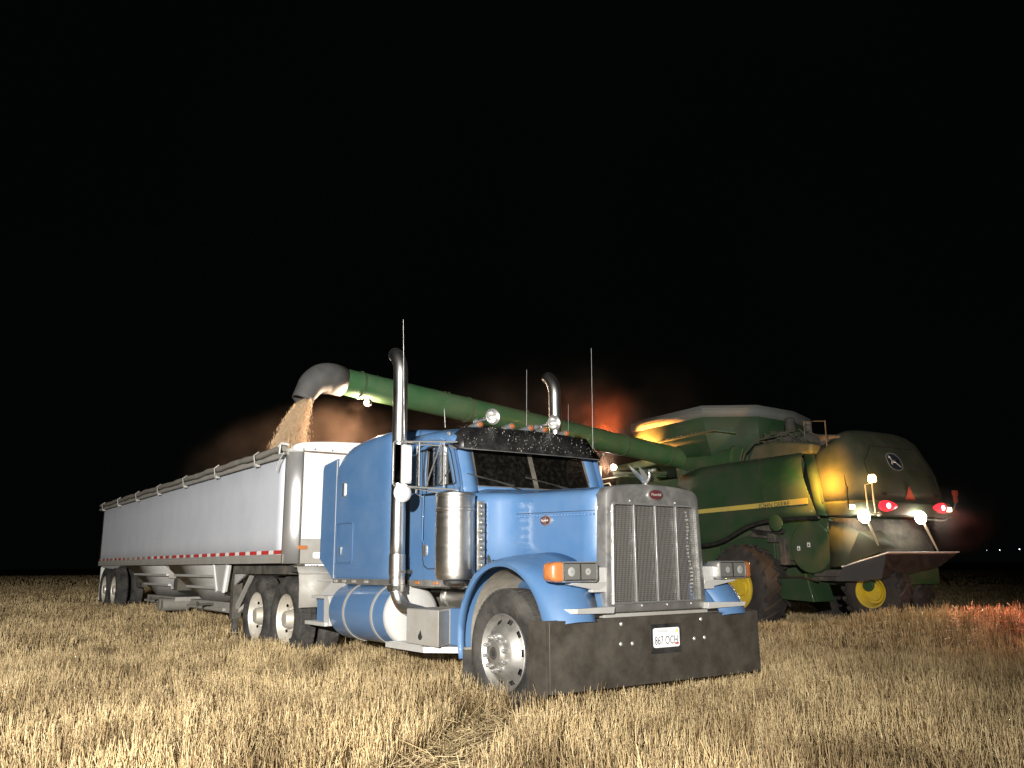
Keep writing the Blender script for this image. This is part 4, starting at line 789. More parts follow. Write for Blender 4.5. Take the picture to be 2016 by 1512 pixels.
# ================================================================== TRAILER
trailer = thing('grain_trailer', 'long pale aluminium hopper grain trailer hitched behind the blue truck', 'trailer', (LO[0], LO[1], 0), LF)
def build_trailer():
    R = trailer; xf, xr = -4.70, -18.0; zb, zt = 1.29, 2.74; w = 1.25
    for s in (1, -1):
        g = G(); n = 26
        for k in range(n):      # riveted vertical sheets, each a few mm bowed
            x0 = xf - 0.17 + (xr - xf + 0.17) * k / n; x1 = xf - 0.17 + (xr - xf + 0.17) * (k + 1) / n; xm = (x0 + x1) / 2
            g.loft([[(x0, s * w, z), (xm, s * (w + 0.003 + 0.002 * random.random()), z), (x1, s * w, z)] for z in (zb + 0.1, 1.7, 2.2, zt - 0.02)], False)
        g.obj('side_wall', M['alu_white'], R, angle=80, solid=0.01)
        g = G(); g.box(xr - 0.02, xf - 0.12, *sorted((s * (w - 0.06), s * (w + 0.012))), zb - 0.005, zb + 0.105); 
        for k in range(150): g.ball((xf - 0.2 - k * 0.087, s * (w + 0.012), zb + 0.075), 0.006, 5)
        g.obj('bottom_rail', M['rail_gray'], R)
        g = G(); g.box(xr, xf - 0.1, *sorted((s * (w - 0.07), s * (w + 0.02))), zt - 0.035, zt + 0.03); tr = g.obj('top_rail', M['rail_gray'], R, 0.008)
        # reflective tape
        g = G(); x = xf - 0.17; k = 0; random.seed(3 + s); ya, yb = s * (w + 0.012), s * (w + 0.014)
        while x > xr + 0.2:
            L = 0.30 if k % 2 == 0 else 0.19; worn = x < -9.0 and random.random() < 0.5 + 0.4 * (x < -12.5)
            cut = [1.0] if not worn else [random.uniform(0.2, .8), 1.0]; p = 0.0
            for q in cut:
                g.cur = (k % 2) if not (worn and q == cut[0]) else 2
                xa, xb = x - L * p, x - L * q; g.add([(xa, yb, zb + 0.113), (xb, yb, zb + 0.113), (xb, yb, zb + 0.163), (xa, yb, zb + 0.163)], [(0, 1, 2, 3)]); p = q
            x -= L; k += 1
        g.obj('reflective_tape', [M['red_reflect'], M['white_reflect'], M['rail_gray']], R, label='red and white reflective tape worn off toward the rear')
        # rounded stainless corner column
        g = G(); rad = 0.17
        ring = lambda z, e=0.0: [(xf - rad + (rad + e) * math.sin(D2R(a)), s * (w - rad + (rad + e) * math.cos(D2R(a))), z) for a in range(0, 91, 9)]
        g.loft([ring(zb - 0.01, 0.012), ring(zb + 0.5, .012), ring(2.2, .012), ring(zt + 0.02, 0.012)], False); g.obj('corner_column', M['column'], R, angle=80, solid=0.006)
        g = G(); g.loft([ring(zt + 0.0, 0.018), ring(zt + 0.05, 0.018)], False); g.obj('column_cap', M['alu'], R, solid=0.008)
    g = G(); g.box(xf - 0.02, xf, -(w - 0.17), w - 0.17, zb + 0.3, zt); g.obj('front_wall', M['white_panel'], R)
    g = G(); g.box(xf - 0.015, xf + 0.008, -(w - 0.17), w - 0.17, zb - 0.01, zb + 0.31); 
    for k in range(28): g.ball((xf + 0.009, w - 0.2 - k * 0.08, zb + 0.295), 0.006, 5); 
    for k in range(24): g.ball((xf + 0.002, w - 0.215, zb + 0.04 + k * 0.06), 0.006, 5)
    g.obj('front_rail', M['rail_gray'], R)
    g = G(); g.prism(rrect(0.985, 1.115, 1.46, 1.51, 0.015), 0, xf + 0.008, xf + 0.022); g.obj('marker_light', M['amber'], R, 0.004)
    g = G(); g.prism(rrect(0.62, 0.90, 1.345, 1.425, 0.025), 0, xf + 0.008, xf + 0.014); ds = g.obj('white_decal', M['white_reflect'], R)
    text('decal_lettering', 'U7', 0.055, (xf + 0.015, 0.875, 1.372), (0, -1, 0), (0, 0, 1), M['ink_gray'], ds, .001)
    g = G(); g.box(xf + 0.0, xf + 0.012, 0.55, 1.0, zb - 0.082, zb - 0.018); sg = g.obj('name_plate', M['white_reflect'], R)
    text('plate_lettering', 'I.ES7', 0.058, (xf + 0.013, 0.975, zb - 0.072), (0, -1, 0), (0, 0, 1), M['ink'], sg, .001, sx=1.3, shear=.2)
    # arched bulkhead
    g = G(); pts = [(w - 0.02, zt + 0.02)] + [(w * math.cos(t) * 0.985, zt + 0.05 + 0.13 * math.sin(t) ** 0.7) for t in np.linspace(0.05, math.pi - 0.05, 20)] + [(-w + 0.02, zt + 0.02)]
    g.prism(pts, 0, xf - 0.08, xf + 0.02)
    g.cur = 1
    for k in range(9): g.ball((xf + 0.022, w - 0.32 - k * 0.25, zt + 0.045), 0.012, 6)
    g.obj('bulkhead', [M['white_panel'], M['frame']], R)
    g = G(); g.box(xr - 0.02, xr, -w, w, zb, zt); g.obj('rear_wall', M['alu_white'], R)
    g = G(); g.prism([(-w + .05, 1.4), (w - .05, 1.4), (w - .05, 1.42), (-w + .05, 1.42)], 0, xr + .1, xf - 0.3); g.obj('inner_floor', M['rail_gray'], R)
    # rolled tarp along the right top edge
    g = G(); rt = []; 
    for k in range(60):
        x = -4.85 + (xr - 0.1 + 4.85) * k / 59; rt.append((x, w + 0.045 + 0.006 * math.sin(k * 1.3), zt + 0.055 + 0.008 * math.sin(k * .9)))
    g.tube(rt, [0.044 + 0.006 * math.sin(k * 2.1) for k in range(60)], 14); g.obj('rolled_tarp', M['tarp'], R)
    g = G(); g.tube([(-4.85, w + 0.06, zt - 0.045), (xr - 0.1, w + 0.06, zt - 0.045)], 0.028, 10); g.obj('tarp_rail', M['rail_gray'], R)
    g = G()
    for k in range(7):
        x = -5.9 - k * 1.95
        g.tube([(x + 0.02, w + 0.02, zt - 0.08), (x + 0.02, w + 0.1, zt - 0.07), (x + 0.02, w + 0.12, zt + 0.06), (x + 0.02, w + 0.05, zt + 0.115)], 0.010, 8); g.box(x - 0.03, x + 0.05, w + 0.03, w + 0.1, zt - 0.1, zt - 0.06)
    g.obj('tarp_hooks', M['rail_gray'], R)
    g = G(); g.tube([(-4.74, w + 0.02, zt + 0.09), (-4.78, w + 0.11, zt + 0.11), (-4.84, w + 0.13, zt + 0.07)], 0.02, 8); g.tube([(-4.80, w + 0.12, zt + 0.08), (-4.8, w + 0.13, zt - 0.03), (-4.72, w + 0.1, zt - 0.04)], 0.012, 8)
    g.tube([(-4.72, w + 0.1, zt - 0.02), (-4.9, w + 0.1, zt - 0.13), (-4.98, w + 0.1, zt - 0.24)], 0.009, 8); g.obj('tarp_crank', M['alu'], R)
    # tarp bows seen over the rear edge
    # kingpin deck and sloping front floor
    g = G(); g.hexa([(-7.4, -1.1, 1.14), (-5.0, -1.1, 1.14), (-5.0, 1.1, 1.14), (-7.4, 1.1, 1.14)], [(-7.4, -1.1, 1.28), (-5.0, -1.1, 1.28), (-5.0, 1.1, 1.28), (-7.4, 1.1, 1.28)]); g.obj('kingpin_deck', M['frame'], R)
    g = G(); g.box(-5.0, xf + 0.0, -1.1, 1.1, 1.17, 1.285); g.obj('front_beam', M['frame'], R)
    # two hoppers with sloping pans and flanges
    for xc in (-9.5, -13.0):
        h = 0.55; g = G()
        top = [(xc - 1.9, -1.18, 1.28), (xc + 1.9, -1.18, 1.28), (xc + 1.9, 1.18, 1.28), (xc - 1.9, 1.18, 1.28)]; zz = 0.66
        bot = [(xc - 0.75, -0.75, zz), (xc + 0.75, -0.75, zz), (xc + 0.75, 0.75, zz), (xc - 0.75, 0.75, zz)]
        g.add(top + bot, [(0, 1, 5, 4), (1, 2, 6, 5), (2, 3, 7, 6), (3, 0, 4, 7)]); hp = g.obj('hopper', M['alu'], R, solid=0.01, angle=20)
        g = G(); g.box(xc - 1.2, xc + 1.2, -0.85, 0.85, 0.5, 0.66); g.box(xc - 1.25, xc + 1.0, 0.85, 0.9, 0.52, 0.57); g.obj('hopper_gate', M['rail_gray'], hp, 0.006)
        g = G(); g.tube([(xc + 0.3, 0.2, 0.6), (xc + 0.3, 1.12, 0.62)], 0.02, 8); g.ball((xc + 0.3, 1.12, 0.62), 0.05, 8, (1, .4, 1)); g.obj('gate_crank', M['frame'], hp)
        g = G()
        for t, e in ((0.3, 0.5), (0.62, 0.4)):
            y = 1.18 + (0.75 - 1.18) * t; z = 1.28 + (zz - 1.28) * t; a = xc - 1.9 + 1.15 * t; b = xc + 1.9 - 1.15 * t
            g.bar((a + 0.1, y + 0.03, z), (b - 0.1, y + 0.03, z), 0.07, 0.045)
        g.obj('hopper_flange', M['alu'], hp, 0.004)
        g = G(); 
        for t in (0.35, 0.7):
            x = xc + 1.9 - 1.15 * t; z = 1.28 + (zz - 1.28) * t; y = 1.18 + (0.75 - 1.18) * t; g.bar((x, -y, z), (x, y + 0.05, z), 0.05, 0.06)
        g.obj('cross_brace', M['rail_gray'], hp, 0.004)
    g = G(); g.box(-15.2, -14.6, -0.9, 0.9, 0.8, 0.9)
    for y in (-0.5, 0.5): g.box(-17.7, -14.9, y - 0.05, y + 0.05, 0.95, 1.25)
    for x in (-16.0, -17.15): g.tube([(x, -0.8, 0.9), (x, 0.8, 0.9)], 0.07)
    g.obj('suspension', M['frame'], R, 0.006); g = G(); g.box(-11.6, -11.3, -0.95, 0.95, 0.8, 1.28); g.obj('cross_member', M['frame'], R, 0.006)
    for x in (-11.9, -12.2):
        g = G(); g.lathe([(0, .001), (0, .1), (.02, .12), (.5, .12), (.52, .1), (.52, .001)], (x, 0.55, 0.52), (0, 1, 0), 20); g.obj('air_tank', M['tarp'], R)
    for x in (-16.0, -17.15):
        dual_wheel(R, (x, 1.25, 0.72), 1); dual_wheel(R, (x, -1.25, 0.72), -1)
    # landing gear with bright gusset plates
    for s in (1, -1):
        g = G(); g.box(-7.62, -7.46, *sorted((s * 0.92, s * 1.06)), 0.45, 1.28); g.box(-7.585, -7.495, *sorted((s * 0.95, s * 1.03)), 0.12, 0.5); lg = g.obj('landing_leg', M['frame'], R, 0.006)
        g = G(); g.box(-7.7, -7.38, *sorted((s * 0.85, s * 1.13)), 0.095, 0.12); g.obj('foot', M['frame'], lg)
        g = G(); g.bar((-7.0, s * 0.7, 0.95), (-7.5, s * 0.95, 0.55), 0.06, 0.05); g.bar((-7.54, -s * 0.0, 0.8), (-7.54, s * 0.95, 0.55), 0.05, 0.05); g.bar((-6.9, s * 0.95, 1.15), (-7.5, s * 0.99, 0.6), 0.05, 0.05); g.obj('brace', M['rail_gray'], lg)
        g = G(); g.prism([(-8.15, 1.275), (-7.35, 1.275), (-7.50, 0.86), (-7.9, 0.86)], 1, s * 1.14, s * 1.19); gp = g.obj('gusset_plate', M['alu'], R, 0.01)
        g = G(); g.bar((-7.37, s * 1.2, 1.275), (-7.52, s * 1.2, 0.86), 0.04, 0.06); g.obj('flange', M['white_panel'], gp); g = G(); g.bar((-8.13, s * 1.2, 1.275), (-7.88, s * 1.2, 0.86), 0.02, 0.05); g.obj('flange', M['white_panel'], gp)
        g = G(); g.prism([(-7.42, 1.275), (-6.5, 1.275), (-7.50, 0.95)], 1, s * 1.02, s * 1.05); g.obj('rear_gusset', M['alu'], gp)
    g = G(); g.box(-17.98, -17.95, 0.6, 1.2, 0.45, 1.25); g.box(-17.98, -17.95, -1.2, -.6, 0.45, 1.25); g.box(-18.0, -17.9, -1.2, 1.2, 0.85, 0.95); g.obj('rear_bumper', M['alu'], R)
    g = G(); g.prism([(-15.4, 1.28), (-17.9, 1.28), (-17.6, 1.24), (-16.0, 1.2)], 1, 0.6, 1.22); g.obj('wheel_fairing', M['alu'], R)
build_trailer()

# ================================================================== COMBINE
comb = thing('combine_harvester', 'dusty green combine harvester seen from behind with its unloading auger swung out', 'combine', (CO[0], CO[1], 0), CF)
def ag_wheel(parent, c, out, R, W, rimr, lugs, name='wheel', steer=0.0):
    g = G(); r0 = rimr
    prof = [(0.02, r0 * 0.97), (0.0, r0 + 0.02), (-0.0, r0 + 0.1), (0.02, R - 0.1), (0.05, R - 0.05), (0.12, R - 0.035), (W / 2, R - 0.03), (W - 0.12, R - 0.035), (W - 0.05, R - 0.05), (W - 0.02, R - 0.1), (W, r0 + 0.1), (W, r0)]
    g.lathe([(-a, r) for a, r in prof], c, (0, out, 0), 64)
    P = lambda a, r, t: (c[0] + r * math.sin(t), c[1] - out * a, c[2] + r * math.cos(t))
    st = 2 * math.pi / lugs
    for k in range(lugs):
        for side in (0, 1):
            t0 = st * (k + 0.5 * side); ww = st * 0.30; sk = 0.62 * st * 1.6
            a0, a1 = (-0.012, W * 0.56) if side == 0 else (W + 0.012, W * 0.44)
            for (f0, f1) in ((0, .5), (.5, 1)):
                b0 = a0 + (a1 - a0) * f0; b1 = a0 + (a1 - a0) * f1; u0 = t0 + sk * f0; u1 = t0 + sk * f1
                rr = (R - 0.06 if f0 == 0 else R - 0.04); 
                g.hexa([P(b0, R - 0.09, u0), P(b1, R - 0.05, u1), P(b1, R - 0.05, u1 + ww), P(b0, R - 0.09, u0 + ww)],
                       [P(b0, R - (0.012 if f0 == 0 else 0), u0), P(b1, R + 0.004, u1), P(b1, R + 0.004, u1 + ww * .9), P(b0, R - (0.012 if f0 == 0 else 0), u0 + ww * .9)])
    if steer:
        for i, p in enumerate(g.v):
            dx, dy = p[0] - c[0], p[1] - (c[1] - out * W / 2); ca, sa = math.cos(steer), math.sin(steer); g.v[i] = (c[0] + dx * ca - dy * sa, c[1] - out * W / 2 + dx * sa + dy * ca, p[2])
    w = g.obj(name, M['rubber_big'], parent, angle=35)
    q = G(); q.lathe([(-0.03, r0), (0.012, r0 + 0.015), (0.01, r0 - 0.01), (-0.05, r0 - 0.05), (-0.12, r0 - 0.07), (-0.13, r0 - 0.14), (-0.10, r0 - 0.19), (-0.11, 0.16), (-0.06, 0.15), (-0.05, 0.001)], c, (0, out, 0), 48)
    for k in range(8):
        a = 2 * math.pi * k / 8; q.ball((c[0] + 0.12 * math.cos(a), c[1] - out * 0.05, c[2] + 0.12 * math.sin(a)), 0.014, 6)
    if steer:
        for i, p in enumerate(q.v):
            dx, dy = p[0] - c[0], p[1] - (c[1] - out * W / 2); ca, sa = math.cos(steer), math.sin(steer); q.v[i] = (c[0] + dx * ca - dy * sa, c[1] - out * W / 2 + dx * sa + dy * ca, p[2])
    q.obj('rim', M['yellow'], w, angle=40)
    return w
def build_combine():
    K = comb
    ag_wheel(K, (0.0, -1.7, 0.78), -1, 0.82, 0.62, 0.40, 20); ag_wheel(K, (0.0, 1.7, 0.78), 1, 0.82, 0.62, 0.40, 20)
    ag_wheel(K, (-2.38, -0.92, 0.74), -1, 0.56, 0.46, 0.26, 18, steer=D2R(-10)); ag_wheel(K, (-2.0, 0.62, 0.70), 1, 0.56, 0.46, 0.26, 18, steer=D2R(-10))
    g = G(); g.tube([(0, -1.3, 0.78), (0, 1.3, 0.78)], 0.16); g.tube([(-2.35, -0.9, 0.85), (-2.35, 0.9, 0.85)], 0.11); g.box(-2.6, 1.8, -0.75, 0.75, 0.85, 1.3); g.obj('axles', M['green_dusty'], K, 0.01)
    # main body core
    g = G(); g.prism([(-1.9, 1.2), (2.6, 1.2), (3.2, 1.6), (3.2, 3.1), (-1.9, 3.1)], 1, -1.2, 1.2); g.obj('body', M['green_dusty'], K, 0.02)
    # side shield panels (left one is seen)
    for s in (-1, 1):
        low = [(1.9, 1.62), (1.2, 1.62), (0.95, 1.64), (0.7, 1.67), (0.45, 1.73), (0.25, 1.80), (0.08, 1.87), (-0.15, 1.95), (-0.4, 2.01), (-0.7, 2.045), (-1.1, 2.06), (-1.93, 2.06)]
        up = [(1.9, 3.12), (1.2, 3.235), (0.95, 3.237), (0.7, 3.238), (0.45, 3.24), (0.25, 3.24), (0.08, 3.24), (-0.15, 3.238), (-0.4, 3.235), (-0.7, 3.235), (-1.1, 3.232), (-1.52, 3.228)]
        def yb(t): return 1.55 - 0.22 * max(0, t - 0.55) ** 1.6 / 0.3 - 0.03 * max(0, 0.3 - t)      # tumblehome
        rings = []
        for (lx, lz), (ux, uz) in zip(low, up):
            rings.append([(lx + (ux - lx) * t, s * yb(t), lz + (uz - lz) * t) for t in np.linspace(0, 1, 11)])
        g = G(); g.loft(rings, False); sp = g.obj('side_shield', M['green'], K, solid=0.02, angle=60)
        if s < 0:
            g = G(); pts = [(x, -(yb(.0) - 0.0), z - 0.03) for x, z in low]; g.tube([(p[0], -1.5, p[2]) for p in pts], 0.035, 8); g.obj('shield_edge', M['black'], sp)
            # yellow stripe on the shield
            st = [(1.9, 2.235, 2.315), (0.99, 2.255, 2.34), (-0.5, 2.268, 2.36), (-1.5, 2.275, 2.38), (-1.77, 2.278, 2.385)]
            g = G(); g.loft([[(x, -1.567, z0), (x, -1.569, z1), (x, -1.562, z1), (x, -1.56, z0)] for x, z0, z1 in st], True, True); sr = g.obj('yellow_stripe', M['yellow_dusty'], sp)
            text('stripe_lettering', 'JOHN DEERE', 0.125, (-0.585, -1.574, 2.267), (-1, 0, -0.0), (0, 0, 1), M['ink'], sr, 0.001, sx=1.08, off=0.0)
            g = G(); g.add([(-0.9, -1.56, 3.0), (-0.905, -1.56, 3.0), (-1.16, -1.57, 2.06), (-1.155, -1.57, 2.06)], [(0, 1, 2, 3)]); 
    g = G(); g.bar((-0.62, -1.553, 3.2), (-0.78, -1.572, 2.1), 0.006, 0.008); g.obj('panel_gap', M['black'], K)
    g = G(); random.seed(21)
    for k in range(170):
        t = random.random()
        if k % 3: g.ball((1.8 - 3.3 * t, -1.30 + random.uniform(-0.05, 0.04), 3.235 - 0.04 * (t < .3) + 0.005), random.uniform(0.006, 0.02), 5, (1.5, 1, 0.5))
        else: g.ball((2.3 - 1.7 * t, -1.53 + random.uniform(-0.07, 0.06), 3.925 + 0.03 * t), random.uniform(0.006, 0.018), 5, (1.5, 1, 0.5))
    tag(g.obj('chaff', M['rail_gray'], K), kind='stuff')
    # grain tank: green sloping sides and grey extension lip (octagonal plan)
    lip = [(3.17, -1.66), (0.75, -1.66), (-0.0, -0.85), (0.0, 0.2), (0.2, 0.9), (0.7, 1.5), (3.1, 1.66), (3.3, 0.0)]
    mid = [(2.95, -1.45), (0.85, -1.45), (0.1, -0.75), (0.0, 0.3), (0.1, 0.95), (0.75, 1.45), (2.9, 1.45), (3.05, 0)]
    base = [(2.55, -1.12), (1.0, -1.12), (0.35, -0.65), (0.3, 0.3), (0.35, 0.8), (0.9, 1.1), (2.4, 1.1), (2.6, 0)]
    zl = [4.47, 4.47, 4.43, 4.38, 4.3, 4.42, 4.45, 4.46]
    g = G(); g.loft([[(x, y, 4.23 - (4.47 - q)) for (x, y), q in zip(lip, zl)], [(x, y, q) for (x, y), q in zip(lip, zl)]], True, False); g.obj('tank_extension', M['tank_gray'], K, solid=0.03, angle=20)
    g = G(); g.loft([[(x, y, 3.15) for x, y in base], [(x, y, 3.72) for x, y in mid], [(x, y, 4.235 - (4.47 - q)) for (x, y), q in zip(lip, zl)]], True, False); tk = g.obj('grain_tank', M['green'], K, solid=0.03, angle=20)
    g = G()
    for (x, y), (x2, y2), q, q2 in zip(lip, lip[1:] + lip[:1], zl, zl[1:] + zl[:1]):
        for f in (0.07, 0.13): g.bar((x * 1.0, y * 1.012, q - f), (x2, y2 * 1.012, q2 - f), 0.012, 0.012)
    g.obj('extension_ribs', M['tank_gray'], K)
    g = G(); g.bar((2.35, -1.52, 3.90), (0.60, -1.52, 3.93), 0.16, 0.035); g.bar((0.6, -1.5, 3.93), (0.3, -1.2, 3.86), 0.12, 0.03); g.obj('tank_ledge', M['green_dusty'], K, 0.005)
    # auger elbow housing and unloading auger
    p0 = Vector((1.95, -1.15, 3.50)); p1 = Vector((0.62, -9.52, 4.20))
    g = G(); g.lathe([(0, 0.001), (0, 0.25), (0.1, 0.3), (0.5, 0.32), (0.75, 0.3), (0.78, 0.001)], (1.95, -1.0, 2.95), (0, 0, 1), 28); g.tube([(0.35, -1.12, 3.36), (1.3, -1.12, 3.36), (1.9, -1.1, 3.42)], [0.2, 0.24, 0.26], 20); g.tube([(0.32, -1.12, 3.36), (0.42, -1.12, 3.36)], 0.26, 20); g.obj('auger_housing', M['green_dusty'], K, angle=45)
    d = (p1 - p0).normalized(); at = lambda t: p0 + (p1 - p0) * t
    g = G(); g.tube([at(t) for t in np.linspace(-0.02, 1, 30)], [0.235] * 2 + [0.22] * 28, 32, False); au = g.obj('unloading_auger', M['auger_green'], K, angle=60)
    for t in (0.07, 0.23, 0.46, 0.70, 0.955):
        g = G(); g.tube([at(t), at(t + 0.004)], 0.232, 32); g.obj('auger_band', M['green_dusty'], au)
    g = G(); random.seed(2)
    side_ = d.cross(Vector((0, 0, 1))).normalized()
    for k in range(60): 
        c = at(0.1 + 0.86 * random.random()) + Vector((0, 0, 0.222)) + side_ * random.uniform(-0.07, 0.07); g.ball(c, random.uniform(0.008, 0.02), 6, (1.4, 1, 0.6))
    g.obj('chaff_crumbs', M['green_dusty'], au)
    # spout hood (black rubber) curving down to the trailer
    P = [at(0.995), at(1.02)]; q = at(1.02); ang = 0.0; dd = Vector((d.x, d.y, 0)).normalized()
    slope = math.atan2(d.z, math.hypot(d.x, d.y)); a = slope
    for k in range(8):
        a -= D2R(8.6); q = q + (dd * math.cos(a) + Vector((0, 0, math.sin(a)))) * 0.058; P.append(q)
    for k in range(3):
        q = q + (dd * math.cos(a) + Vector((0, 0, math.sin(a)))) * 0.07; P.append(q)
    tip = q; tipdir = (dd * math.cos(a) + Vector((0, 0, math.sin(a))))
    n = 28; rings = []
    for i, c in enumerate(P):
        t = (P[min(i + 1, len(P) - 1)] - P[max(i - 1, 0)]).normalized(); u = side_; v_ = u.cross(t).normalized()
        if v_.z < 0: v_ = -v_
        op = max(0, (i - 4) / (len(P) - 5))      # lower side opens toward the tip
        rr_ = 0.235 - 0.055 * op; rings.append([c + (u * math.cos(th) * rr_ + v_ * max(math.sin(th), -1 + 0.6 * op) * (rr_ + 0.01)) for th in np.linspace(0, 2 * math.pi, n + 1)[:-1]])
    g = G(); g.loft(rings, True, False); g.obj('spout', M['spout'], K, solid=0.012, angle=60)
    lampp = at(0.935) + Vector((0, 0, -0.27)) - side_ * (0.0)
    g = G(); g.lathe([(0, .001), (0.0, 0.03), (0.05, 0.05), (0.07, 0.05)], lampp - d * 0.03, d, 16); g.bar(lampp, lampp + Vector((0, 0, 0.08)), 0.03, 0.03); lh = g.obj('auger_lamp', M['black'], K)
    g = G(); g.ball(lampp + d * 0.045, 0.05, 14, (1, 1, 1)); g.obj('lamp_lens', M['lamp_auger'], lh)
    # rest cradle arms under auger
    g = G(); g.bar((2.2, -1.5, 3.2), (4.0, -1.6, 3.36), 0.06, 0.07); g.bar((2.2, -1.5, 3.13), (4.0, -1.6, 3.29), 0.03, 0.03); g.ball((2.9, -1.62, 3.16), 0.05, 8); g.obj('auger_cradle', M['green_dusty'], K, 0.006)
    # engine deck between tank and rear hood
    g = G(); g.prism([(-0.2, 3.1), (-0.25, 3.75), (-0.7, 3.78), (-1.5, 3.62), (-2.1, 3.52), (-2.1, 3.1)], 1, -1.0, 0.6); g.obj('engine_cover', M['frame'], K, 0.03)
    g = G(); g.prism([(-0.1, 3.2), (-0.3, 3.52), (-0.8, 3.56), (-1.5, 3.46), (-1.75, 3.4), (-1.75, 3.2)], 1, -1.35, -1.02); g.obj('gray_cowling', M['hood_gray'], K, 0.06, seg=3)
    g = G(); random.seed(8)
    for k in range(16):
        x = -0.2 - 0.08 * k; z = 3.62 + 0.1 * math.sin(k * 1.7); g.tube([(x, -1.03, z), (x - 0.12, -1.1, z + 0.05 * random.random()), (x - 0.2, -1.05, z - 0.08)], 0.014, 6)
    for k in range(7): x = -0.35 - 0.15 * k; g.box(x, x + 0.08, -1.12, -1.02, 3.6 + 0.05 * (k % 3), 3.68 + 0.05 * (k % 3))
    g.tube([(0.05, -1.3, 3.25), (-0.05, -1.3, 3.42), (-0.3, -1.28, 3.62), (-0.9, -1.2, 3.66)], 0.016, 6); g.tube([(0.1, -1.32, 3.25), (0.0, -1.32, 3.5)], 0.012, 6)
    g.obj('engine_plumbing', M['hood_gray'], K)
    g = G(); g.lathe([(0, .1), (.25, .1), (.28, .06), (.28, .001)], (-0.75, -0.75, 3.78), (0, 0, 1), 20); g.obj('air_intake', M['frame'], K); g = G(); g.lathe([(-.1, .07), (.16, .07), (.16, .001)], (-1.15, -0.7, 3.75), (0, 0, 1), 16); g.obj('exhaust_cap', M['frame'], K)
    g = G(); g.tube([(-1.45, -1.15, 3.25), (-1.45, -1.15, 3.85), (-1.9, -1.1, 3.8), (-1.9, -1.1, 3.3)], 0.014, 6); g.obj('deck_rail', M['frame'], K)
    # rear hood, rounded: horizontal D-shaped sections
    secs = [(2.28, 1.38, -2.72), (2.5, 1.37, -2.70), (2.8, 1.33, -2.64), (3.05, 1.25, -2.55), (3.24, 1.16, -2.46), (3.42, 1.03, -2.35), (3.55, 0.88, -2.22), (3.62, 0.68, -2.12), (3.65, 0.4, -2.02)]
    rings = []
    for z, hw, xr in secs:
        x0 = -1.5 - 0.42 * min(1, max(0, (z - 3.22) / 0.15)); dx = x0 - xr; rg = []
        for k in range(41):
            t = math.pi * k / 40; c, s_ = math.cos(t), math.sin(t)
            rg.append((x0 - dx * abs(s_) ** 0.42, -hw * math.copysign(abs(c) ** 0.55, c), z))
        rings.append(rg)
    g = G(); g.loft(rings, False); top = rings[-1]; g.add([tuple(p) for p in top], [list(range(len(top)))]); hd = g.obj('rear_hood', M['hood_gray'], K, angle=60, solid=0.02)
    g = G(); g.bar((-1.72, -1.27, 3.2), (-2.02, -1.475, 2.28), 0.03, 0.03); g.obj('seam_strip', M['black'], hd)
    g = G()   # orange-lit panel between shield and hood seam
    g.loft([[(-1.54, -1.33, 3.22), (-1.74, -1.26, 3.2)], [(-1.72, -1.45, 2.8), (-1.90, -1.37, 2.8)], [(-1.88, -1.53, 2.3), (-2.05, -1.45, 2.28)], [(-1.94, -1.54, 2.06), (-2.1, -1.45, 2.06)]], False); g.obj('corner_panel', M['green_dusty'], K, solid=0.02)
    # logo oval on the hood back
    def hp(y, z):      # point on the hood's back surface
        hw = np.interp(z, [s[0] for s in secs], [s[1] for s in secs]); xr = np.interp(z, [s[0] for s in secs], [s[2] for s in secs])
        c = min(1, (abs(y) / hw)) ** (1 / 0.55); s_ = math.sqrt(max(0, 1 - c * c)); xq = -1.5 - 0.42 * min(1, max(0, (z - 3.22) / 0.15)); return (xq - (xq - xr) * s_ ** 0.42 - 0.016, y, z)
    cy, cz = -0.16, 3.02
    def oval(a, b, o_): 
        out = []
        for t in np.linspace(0, 2 * math.pi, 37)[:-1]:
            p = hp(cy + a * abs(math.cos(t)) ** 0.8 * math.copysign(1, math.cos(t)), cz + b * abs(math.sin(t)) ** .8 * math.copysign(1, math.sin(t))); out.append((p[0] - o_, p[1], p[2]))
        return out
    g = G(); g.loft([oval(0.195, 0.17, 0.0), oval(0.195, 0.17, 0.006), oval(0.178, 0.153, 0.006), oval(0.178, 0.153, 0.0)], True, False); lg = g.obj('logo', M['rail_gray'], K, label='round cornered shield with a leaping deer')
    g = G(); g.loft([oval(0.178, 0.153, 0.0), oval(0.178, 0.153, 0.004)], True, True); g.obj('logo_field', M['ink'], lg)
    deer = [(-.13, .015), (-.09, .05), (-.02, .045), (.03, .055), (.055, .10), (.05, .135), (.075, .105), (.105, .14), (.10, .10), (.13, .085), (.125, .07), (.09, .07), (.075, .02), (.115, -.03), (.105, -.07), (.085, -.035), (.04, -.02), (-.03, -.025), (-.06, -.05), (-.105, -.09), (-.14, -.11), (-.11, -.06), (-.09, -.02)]
    g = G(); dp = [(-(u * 1.0), v) for u, v in deer]; P1 = [hp(cy + u * 0.95, cz + v) for u, v in dp]
    g.add([(p[0] - 0.006, p[1], p[2]) for p in P1], [list(range(len(P1)))]); g.obj('leaping_deer', M['white_reflect'], lg, solid=0.002)
    # rear lower valance with lights
    vz0, vz1 = 2.03, 2.29; rings = []
    for z, gr_ in ((vz0, -0.03), (vz0 + 0.03, 0.015), (vz1 - 0.04, 0.03), (vz1, 0.01)):
        x0 = -1.95; rg = []
        for k in range(25):
            t = math.pi * k / 24; c, s_ = math.cos(t), math.sin(t); rg.append((x0 - (0.80 + gr_) * abs(s_) ** 0.42, -(1.42 + gr_) * math.copysign(abs(c) ** 0.55, c), z))
        rings.append(rg)
    g = G(); g.loft(rings, False); va = g.obj('rear_valance', M['hood_gray'], K, angle=50, solid=0.02)
    g = G()
